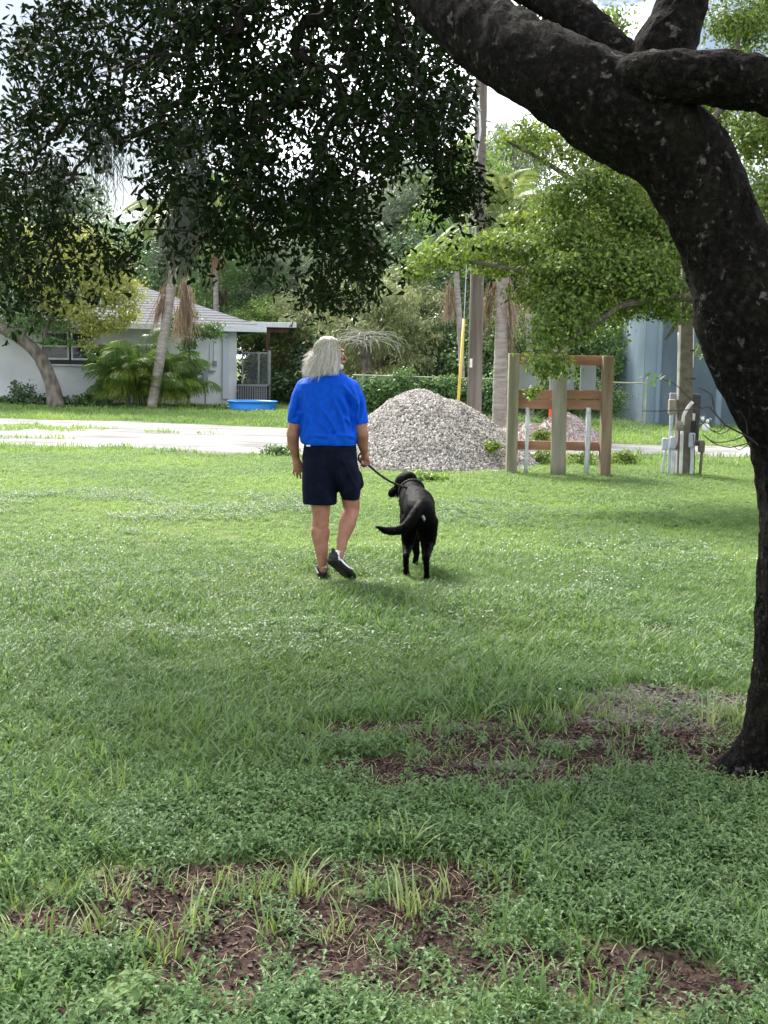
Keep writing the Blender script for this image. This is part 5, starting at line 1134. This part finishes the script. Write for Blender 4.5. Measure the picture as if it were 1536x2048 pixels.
# strands run from the crown of the head outward, down and to the left
crownp = M(658, 677, -.01)
for i in range(2300):
    u = rs.random(); side = rs.uniform(-1, 1)
    ang = rs.uniform(-2.85, .75)               # direction round the head: 0 = away-right, toward camera negative
    # end points spread over the hanging edge of the hair, from the left flick to the beard side
    t = rs.random(); 
    if t < .42: ex, ey, ed = rs.uniform(603, 640), 0, rs.uniform(-.14, .02); ey = 750 - (640 - ex) * .10 + rs.gauss(0, 7) - (rs.random() < .5) * rs.uniform(0, 34)
    elif t < .9: ex, ey, ed = rs.uniform(632, 677), rs.uniform(735, 752), rs.uniform(-.15, -.04)
    else: ex, ey, ed = rs.uniform(600, 650), rs.uniform(715, 742), rs.uniform(.0, .12)
    f = (ex - 603) / 78
    # start close to the parting; shoulder control point hugging the skull
    sa_, sb_ = rs.uniform(-.060, .060), rs.uniform(-.035, .035); st = crownp + fd * sa_ + fs * sb_ + fu * (.012 - 6 * (sa_ + .01) ** 2 + rs.uniform(-.003, .005))
    mx_px = 628 + f * 50 + rs.gauss(0, 2); mid_ = M(mx_px, 700 + rs.gauss(0, 3), -.098 + .055 * abs(f - .55) * 2 + rs.gauss(0, .006) if t < .9 else .03)
    if t >= .9: mid_ = M(628 + rs.gauss(0, 3), 705, rs.uniform(-.03, .05))
    top_ = M(638 + f * 36 + rs.gauss(0, 2), 678 + abs(f - .6) * 8, -.075 + rs.gauss(0, .006) if t < .9 else .0)
    end = M(ex, ey, ed); e2 = mid_.lerp(end, .55) + Vector((rs.gauss(.006, .006), rs.gauss(0, .006), -.008))
    pts = [st, top_, mid_, e2, end]
    C = np.array([tuple(p) for p in pts]); C = np.vstack([2 * C[0] - C[1], C, 2 * C[-1] - C[-2]]); path = []
    for a in range(1, 5):
        for tt in (0, .34, .67):
            A, Bq, Cq, Dq = C[a - 1], C[a], C[a + 1], C[a + 2]; path.append(.5 * (2 * Bq + (Cq - A) * tt + (2 * A - 5 * Bq + 4 * Cq - Dq) * tt ** 2 + (3 * Bq - A - 3 * Cq + Dq) * tt ** 3))
    path.append(C[-2]); wv = rs.uniform(.002, .0042); c = rs.random(); c = c * .5 + .5 * (.5 + .5 * math.sin(ex * .8 + 1.5 * math.sin(ex * .23))) ; ph = rs.random() * 6; k0 = len(V)
    for a, p in enumerate(path):
        tt = a / (len(path) - 1); ww = wv * (1 - .75 * tt ** 3); off = np.array([math.sin(ph + tt * 9), math.cos(ph + tt * 7) * .5, 0]) * .0035 * tt; V += [p + off + [ww / 2, 0, 0], p + off + [-ww / 2, 0, .0]]
    for a in range(len(path) - 1): k = k0 + 2 * a; Fc.append((k, k + 1, k + 3, k + 2)); rn.append(c)
hs_ = mk('hair_strands', V, np.array(Fc), hair, man, rnd=rn); hs_['kind'] = 'stuff'
# beard
bd = MB(); V = []; Fc = []; rn = []
bd.ell(hc + fd * .062 + fu * -.092, (.042, .047, .032), HX); bd.ell(hc + fd * .03 + fu * -.085 - fs * .04, (.05, .024, .028), HX); bd.ell(hc + fd * .03 + fu * -.085 + fs * .04, (.05, .024, .028), HX); bd.cap(hc + fd * .106 + fs * -.022 + fu * -.056, .008, hc + fd * .106 + fs * .022 + fu * -.056, .008, 8)
beard = organic('beard', bd, material('white_beard', (.48, .45, .42), (.70, .68, .66), scale=60, rough=.9, bump=.6, bscale=160, bdist=.006), man, .006, 3)
# polo shirt
S = MB(); yb = 0.0
rings = []
for py, x0, x1, dep, dy in ((889, 604, 713, .172, .0), (884, 601, 714, .180, .0), (872, 598, 718, .186, .0), (850, 598, 716, .175, 0), (825, 597, 716, .165, 0), (800, 594, 719, .155, 0), (782, 592, 720, .145, 0), (768, 597, 717, .13, .0), (757, 612, 704, .11, .005), (748, 630, 690, .085, .01), (743, 640, 678, .07, .015)):
    c = M((x0 + x1) / 2, py, dy); rings.append((c, (x1 - x0) / 2 * PX, dep, .86))
S.ring_loft(rings[::-1], 28)
for sx_, pts in ((-1, [(611, 776, 0, 20), (602, 795, -.01, 19.5), (595, 820, -.02, 18), (592, 846, -.02, 17)]), (1, [(701, 778, 0, 20), (709, 796, -.01, 19.5), (716, 822, -.02, 18), (720, 848, -.02, 17)])):
    for (xa, ya, da, ra), (xb, yb_, db, rb) in zip(pts[:-1], pts[1:]): S.tube([M(xa, ya, da), M(xb, yb_, db)], [ra * PX, rb * PX], 16); S.ell(M(xa, ya, da), ra * PX)
folds = [((612, 792), (600, 835), 4, .008), ((606, 800), (598, 872), 4, -.010), ((618, 800), (607, 868), 3.2, .008), ((703, 775), (709, 812), 4, .010), ((686, 772), (708, 806), 3.2, .010), ((692, 790), (708, 828), 3.6, -.012), ((676, 790), (700, 842), 3.2, .009), ((668, 800), (690, 868), 3, .010), ((646, 820), (674, 868), 3, .010),
         ((674, 868), (706, 874), 3, .009), ((640, 846), (662, 872), 3, .007), ((660, 866), (692, 868), 2.6, -.008), ((628, 870), (650, 874), 2.6, .008), ((700, 822), (709, 868), 4.5, -.016), ((684, 832), (706, 858), 3, .008), ((598, 800), (588, 838), 3, -.008), ((722, 796), (716, 840), 3.2, -.008), ((712, 800), (716, 822), 2.6, .008), ((592, 822), (600, 832), 2.5, .007), ((584, 838), (598, 826), 2.2, -.006), ((655, 770), (652, 830), 8, -.004), ((622, 838), (616, 872), 3.5, .006), ((640, 800), (634, 845), 5, .004)]
def shirt_disp(V, Nn):
    x, y = topx(V); back = np.clip(-Nn[:, 1] * 1.6 + .1, 0, 1); add = np.zeros(len(V))
    for (xa, ya), (xb, yb2), w, a in folds:
        dx, dy = xb - xa, yb2 - ya; t = np.clip(((x - xa) * dx + (y - ya) * dy) / (dx * dx + dy * dy), 0, 1); d = np.hypot(x - xa - t * dx - 2.5 * np.sin(t * 3.1), y - ya - t * dy); add += a * 3.0 * np.exp(-(d / (w * 1.15)) ** 2) * np.sin(np.pi * np.clip(.12 + .8 * t, 0, 1))
    wr = (fbm(x * .09 + y * .03, y * .018, 1) - .5) * .014 * np.clip((y - 770) / 30, 0, 1)
    hem = .006 * np.exp(-((y - 880) / 6) ** 2) * np.sin(x * .22)
    return V + Nn * (add * back + wr + hem)[:, None]
cloth = material('blue_polo_cloth', (.002, .075, .56), (.003, .092, .66), scale=30, rough=.75, bump=.15, bscale=420, bdist=.002, spec=.12)
organic('shirt', S, cloth, man, .0062, 6, shirt_disp)
C = MB(); cc = M(658, 752, .01)
for a in range(26):
    a0 = 2 * math.pi * a / 26; a1 = 2 * math.pi * (a + 1) / 26; rx_, ry_ = .088, .078
    p = lambda t: cc + Vector((math.cos(t) * rx_, math.sin(t) * ry_, .012 - .008 * math.cos(t)))
    C.cap(p(a0), .012, p(a1), .012, 6)
    C.cap(p(a0) - Vector((0, 0, .014)) + (p(a0) - cc).normalized() * .012, .009, p(a1) - Vector((0, 0, .014)) + (p(a1) - cc).normalized() * .012, .009, 6)
organic('collar', C, cloth, man, .005, 3)
# shorts
S = MB(); rings = []
for py, x0, x1, dep in ((958, 612, 700, .10), (945, 606, 712, .14), (930, 605, 716, .168), (915, 604, 715, .174), (895, 607, 713, .168), (878, 609, 711, .16)):
    rings.append((M((x0 + x1) / 2, py), (x1 - x0) / 2 * PX, dep, .85))
S.ring_loft(rings, 28)
def leg(rows): S.ring_loft([(M((a + b) / 2, py, dy), (b - a) / 2 * PX, dep, .85) for py, a, b, dep, dy in rows], 24)
leg([(1007, 605, 674, .130, .0), (975, 604, 675, .148, 0), (945, 604, 676, .165, 0), (918, 606, 668, .168, 0)])
leg([(998, 684, 719, .118, .05), (980, 676, 722, .134, .04), (965, 666, 723, .150, .02), (945, 654, 720, .164, .005), (918, 652, 714, .168, 0)])
S.cap(M(711, 952, .02), .050, M(716, 968, .03), .045)
def shorts_disp(V, Nn):
    x, y = topx(V); back = np.clip(-Nn[:, 1] * 1.5 + .1, 0, 1)
    add = .006 * np.sin((x * .11 + y * .16)) * np.exp(-((x - 690) / 26) ** 2) + .004 * np.sin(x * .09 - y * .12)
    add -= .010 * np.exp(-((x - 662 - (y - 930) * .12) / 6) ** 2) * np.clip((y - 905) / 25, 0, 1) * np.clip((1012 - y) / 20, 0, 1)
    for (xa, ya), (xb, yb2), w, a in (((610, 901), (655, 905), 1.6, -.006), ((668, 905), (710, 903), 1.6, -.006), ((608, 890), (712, 888), 1.5, -.004), ((672, 915), (690, 985), 3, .010), ((680, 912), (712, 975), 3, .008), ((620, 925), (640, 1000), 4, .006), ((610, 950), (650, 985), 4, .006)):
        dx, dy = xb - xa, yb2 - ya; t = np.clip(((x - xa) * dx + (y - ya) * dy) / (dx * dx + dy * dy), 0, 1); d = np.hypot(x - xa - t * dx, y - ya - t * dy); add = add + a * np.exp(-(d / w) ** 2)
    return V + Nn * (add * back)[:, None]
navy = material('navy_short_cloth', (.0045, .006, .017), (.007, .009, .024), scale=20, rough=.85, bump=.1, bscale=300, bdist=.002, spec=.08)
organic('shorts', S, navy, man, .0062, 5, shorts_disp)
B2 = MB(); B2.ring_loft([(M(660, y_, 0), r_ * PX, .166 + (r_ - 52) * .001, .85) for y_, r_ in ((886, 50), (884, 50.5), (878, 50.5), (876, 50))], 32)
B2.build('belt', material('black_belt', (.012, .012, .014), rough=.5), man, True)
MB().box(M(616.5, 891.5, -.166), (.030, .006, .011), rot=-.25).build('white_tag', material('white_tag', (.75, .75, .75), rough=.6), man)
# socks and shoes
sock = material('white_sock', (.72, .73, .74), rough=.9, bump=.3, bscale=300, bdist=.002)
MB().cap(M(646, 1132), 9.0 * PX, M(646, 1137, .02), 8.6 * PX).build('sock', sock, man, True)
MB().cap(M(681, 1104, -.105), 9.2 * PX, M(676, 1115, -.12), 8.6 * PX).build('sock', sock, man, True)
blk = material('black_shoe', (.012, .012, .014), (.03, .03, .034), scale=60, rough=.6, bump=.2, bscale=200, bdist=.002); sole = material('black_sole', (.010, .010, .011), rough=.5); mids = material('dark_midsole', (.02, .02, .022), rough=.5)
def shoe(heel, fwd, up):
    """heel: underside of heel; fwd: heel to toe; up: out of the sole"""
    fwd = fwd.normalized(); up = (up - fwd * up.dot(fwd)).normalized(); sd_ = fwd.cross(up); rows = [(-.004, .028, .078, .0), (.02, .040, .098, .0), (.06, .044, .094, 0), (.11, .040, .078, 0), (.16, .046, .062, 0), (.21, .049, .048, 0), (.255, .044, .036, .004), (.285, .028, .024, .010)]
    n = 18; out = []
    for nm, mt, zl, zh, kx in (('sole', sole, 0, .010, 1.0), ('midsole', mids, .0095, .024, 1.06), ('upper', blk, .023, None, .97)):
        V = []; Fq = []
        for t, wd, h, lift in rows:
            for k in range(n):
                a = 2 * math.pi * k / n; ca, sa = math.cos(a), math.sin(a); top_ = h if zh is None else zh
                z = zl + (top_ - zl) * (.5 + .5 * (math.copysign(abs(sa) ** .7, sa))); wx = wd * kx * math.copysign(abs(ca) ** .6, ca) * (1 if zh is not None else (1 - .22 * max(0, sa)))
                V.append(heel + fwd * (t - (.006 if kx > 1 and t == 0 else 0)) + sd_ * wx + up * (z + lift))
        m = len(rows); Fq = [(i * n + k, i * n + (k + 1) % n, (i + 1) * n + (k + 1) % n, (i + 1) * n + k) for i in range(m - 1) for k in range(n)] + [tuple(range(n - 1, -1, -1)), tuple((m - 1) * n + k for k in range(n))]
        out.append((nm, V, Fq, mt))
    o = mk('shoe', out[2][1], out[2][2], blk, man, True)
    for nm, V, Fq, mt in out[:2]: mk(nm, V, Fq, mt, o, True)
    MB().cap(heel + up * .075 + fwd * .004, .014, heel + up * .096 - fwd * .004, .012, 8).build('heel_tab', blk, o, True)
    l_ = MB()
    for k in range(4): q = heel + fwd * (.12 + .025 * k) + up * (.078 - .008 * k); l_.cap(q - sd_ * .022, .003, q + sd_ * .022, .003, 6)
    for s_ in (-1, 1):
        c = heel + fwd * .11 + up * .088 + sd_ * s_ * .022; pts = [c + sd_ * s_ * (.022 * (1 - math.cos(a))) + up * .016 * math.sin(a) for a in np.linspace(0, 6.0, 10)]; l_.tube(pts, .0026, 6)
    l_.build('lace', blk, o); return o, fwd, up, sd_
gzl = float(gz(mg.x, mg.y))
h1 = M(645, 1161, 0); h1.z = gzl + .022
shoe(h1, Vector((-.08, 1, .0)), Vector((0, 0, 1)))
h2 = M(660, 1123, -.17)
tdir = Vector((.56, .58, -.59))
o2, f2, u2, s2 = shoe(h2, tdir, Vector((.36, .72, .7)))
# white curved mark on the outer side of the raised shoe
V = []; Fq = []; wm = material('white_mark', (.8, .8, .8), rough=.5)
side = s2 if s2.x > 0 else -s2
for k in range(9):
    t = k / 8; a = h2 + f2 * (.055 + .17 * t) + side * (.044 + .010 * math.sin(t * 3.1)) + u2 * (.048 - .020 * math.sin(t * 3.14) + .012 * t); w = .0075 * (1 - t) ** .6 + .0015
    V += [a + u2 * w, a - u2 * w]
Fq = [(2 * k, 2 * k + 1, 2 * k + 3, 2 * k + 2) for k in range(8)]; mk('side_mark', V, Fq, wm, o2)

# ---------------------------------------------------------------- the dog
dgp = ground(838, 1160)
dog = thing('dog', 'black short-haired dog walking away on the leash, head turned left, white patch under tail', 'dog', dgp)
def G(px, py, D): return at(px, py, D)
B = MB(); e = B.ell; c_ = B.cap
e(G(839, 1026, 8.80), (.118, .15, .125)); c_(G(839, 1026, 8.80), .118, G(836, 1010, 9.05), .125, 16); c_(G(836, 1010, 9.05), .13, G(828, 1000, 9.28), .120, 16); e(G(830, 1030, 9.15), (.115, .16, .13)); e(G(826, 1030, 9.3), (.105, .12, .13))
c_(G(826, 990, 9.30), .100, G(820, 972, 9.42), .080, 14); c_(G(824, 984, 9.34), .095, G(816, 968, 9.46), .072, 14)
# head
hd = Vector((-.80, .30, -.52)).normalized(); hu = (Vector((-.25, 0, 1)) - hd * Vector((-.25, 0, 1)).dot(hd)).normalized(); hsd = hd.cross(hu); DX = (hd, hsd, hu); hk = G(812, 964, 9.44)
e(hk, (.098, .080, .082), DX); e(hk + hd * .045 + hu * -.01, (.055, .058, .052), DX); c_(hk + hd * .07 - hu * .012, .042, hk + hd * .15 - hu * .022, .034, 12); e(hk + hd * .148 - hu * .010, (.016, .020, .016), DX); c_(hk + hd * .05 - hu * .046, .026, hk + hd * .115 - hu * .05, .018, 10)
# hind legs: thigh, knee forward, hock back, shank, paw
for hp0, kn, ho, pw, toe_ in ((G(856, 1044, 8.80), G(859, 1082, 8.92), G(853, 1114, 8.70), G(853, 1152, 8.76), G(855, 1160, 8.86)), (G(820, 1044, 8.86), G(816, 1085, 8.98), G(812, 1112, 8.82), G(812, 1142, 8.92), G(813, 1150, 9.0))):
    c_(hp0, .078, kn, .050); c_(kn, .046, ho, .025, 10); e(ho + Vector((0, -.012, .004)), .027); c_(ho, .025, pw, .021, 10); c_(pw, .024, toe_, .024, 10)
    for k in (-1, 0, 1): e(toe_ + Vector((.017 * k, .018, -.004)), (.012, .022, .015))
# front legs
for sh, el, wr, pw in ((G(845, 1040, 9.28), G(848, 1075, 9.25), G(850, 1110, 9.30), G(850, 1132, 9.32)), (G(822, 1040, 9.26), G(830, 1080, 9.2), G(833, 1108, 9.24), G(829, 1133, 9.24))):
    c_(sh, .062, el, .040); c_(el, .036, wr, .025, 10); c_(wr, .025, pw, .021, 10); e(pw + Vector((0, .02, -.008)), (.028, .038, .019))
# tail
tl = spline([(*G(842, 1008, 8.72), .036), (*G(833, 1024, 8.62), .042), (*G(820, 1044, 8.56), .041), (*G(804, 1058, 8.52), .036), (*G(784, 1062, 8.5), .032), (*G(766, 1059, 8.5), .023), (*G(751, 1052, 8.5), .006)], .02)
for a, b in zip(tl[:-1], tl[1:]): c_(a[:3], a[3], b[:3], b[3], 10)
def fur(V, Nn):
    a = np.array([noise.noise(Vector(v) * 26) * .6 + noise.noise(Vector((v[0] * 90, v[1] * 90, v[2] * 30))) * .4 for v in V]); return V + Nn * (a * .0045)[:, None]
furm = material('black_coat', (.001, .001, .0013), (.0022, .0022, .003), scale=12, rough=.6, bump=.6, bscale=120, stretch=(1, 1, .35), spec=.035, bdist=.005)
dbody = organic('body', B, furm, dog, .0075, 4, fur)
_n = len(dbody.data.vertices); _V = np.empty(_n * 3, np.float32); dbody.data.vertices.foreach_get('co', _V); _V = _V.reshape(-1, 3) + np.array(dgp)
_N = np.empty(_n * 3, np.float32); dbody.data.vertices.foreach_get('normal', _N); _N = _N.reshape(-1, 3)
_i = rng.integers(0, _n, 16000); _d = unit(_N[_i] * .45 + np.array([0, -.5, -.75]) + rng.normal(0, .15, (16000, 3))); _s = .014 * (.6 + .8 * rng.random(16000))
fv, ff = leaf_mesh(_V[_i] - _N[_i] * .002, _d, unit(_N[_i] + rng.normal(0, .3, (16000, 3))), _s, .0022); mk('fur', fv, ff, furm, dog)['kind'] = 'stuff'
for s in (-1, 1):
    q = hk + hsd * s * .066 + hu * .02 - hd * .01; E = MB(); E.ell(q + hu * -.012, (.032, .010, .030), DX); E.ell(q + hu * -.052 + hsd * s * .008 + hd * .008, (.030, .009, .040), DX); E.ell(q + hu * -.088 + hsd * s * .006 + hd * .014, (.018, .008, .020), DX)
    organic('ear', E, furm, dog, .005, 3)
    ee = MB().ell(hk + hd * .078 + hsd * s * .037 + hu * .026, .0085).build('eye', material('dog_eye', (.03, .015, .006), rough=.1), dog, True)
MB().ell(hk + hd * .163 - hu * .008, (.012, .018, .013), DX).build('nose', material('dog_nose', (.01, .01, .011), rough=.3), dog, True)
MB().cap(hk + hd * .105 - hu * .064, .010, hk + hd * .125 - hu * .072, .008, 8).build('mouth', material('dog_mouth', (.35, .28, .27), rough=.4), dog, True)
gm_ = material('grey_muzzle', (.07, .07, .07), (.14, .14, .14), scale=60, rough=.8); MB().ell(hk + hd * .125 - hu * .050, (.022, .021, .014), DX).build('chin', gm_, dog, True)
wp = material('white_patch', (.16, .15, .16), (.5, .49, .5), scale=50, rough=.9, stretch=(1, 1, .4))
pp = MB(); pq = [(843, 1031), (846, 1035), (849, 1041)]; pp.tube([G(842, 1026, 8.675), G(845, 1032, 8.665), G(848, 1038, 8.665), G(849, 1043, 8.675)], [.004, .014, .013, .004], 8); pp.build('white_patch', wp, dog, True)
# collar, leash
col = material('nylon_collar', (.015, .015, .018), rough=.6)
ax = (G(816, 968, 9.46) - G(826, 992, 9.30)).normalized(); cc = G(823, 981, 9.375); cu = ax.orthogonal().normalized(); cv = ax.cross(cu)
ring = [cc + (cu * math.cos(a) + cv * math.sin(a)) * .099 for a in np.linspace(0, 2 * math.pi, 29)]; cm = MB()
for a, b in zip(ring[:-1], ring[1:]): cm.cap(a, .009, b, .009, 6)
cl = cm.build('collar', col, None, True); tag(cl, 'dark nylon collar with a metal ring round the black dog neck', 'collar')
rp = G(826, 976, 9.27); MB().tube([rp + Vector((.018 * math.cos(a), -.01, .014 * math.sin(a))) for a in np.linspace(0, 6.28, 14)], .004, 6).build('ring', material('steel_ring', (.7, .7, .72), rough=.25, metal=1), cl, True)
lm = material('dark_leash', (.012, .008, .006), (.03, .018, .012), scale=20, rough=.6); Ls = MB(); a, b = M(730, 924, .105), G(820, 977, 9.26)
P = [a.lerp(b, t) + Vector((0, 0, -.035 * math.sin(math.pi * t))) for t in np.linspace(0, 1, 20)]
for p, q in zip(P[:-1], P[1:]): Ls.cap(p, .0085, q, .0085, 8)
P = [M(730, 924, .105), M(724, 928, .14), M(718, 922, .15), M(717, 912, .14), M(722, 906, .12), M(726, 914, .12), M(724, 924, .12)]
for p, q in zip(P[:-1], P[1:]): Ls.cap(p, .007, q, .007, 8)
lo = Ls.build('leash', lm, None, True); tag(lo, 'dark leash from the right hand of the man down to the dog collar', 'leash')
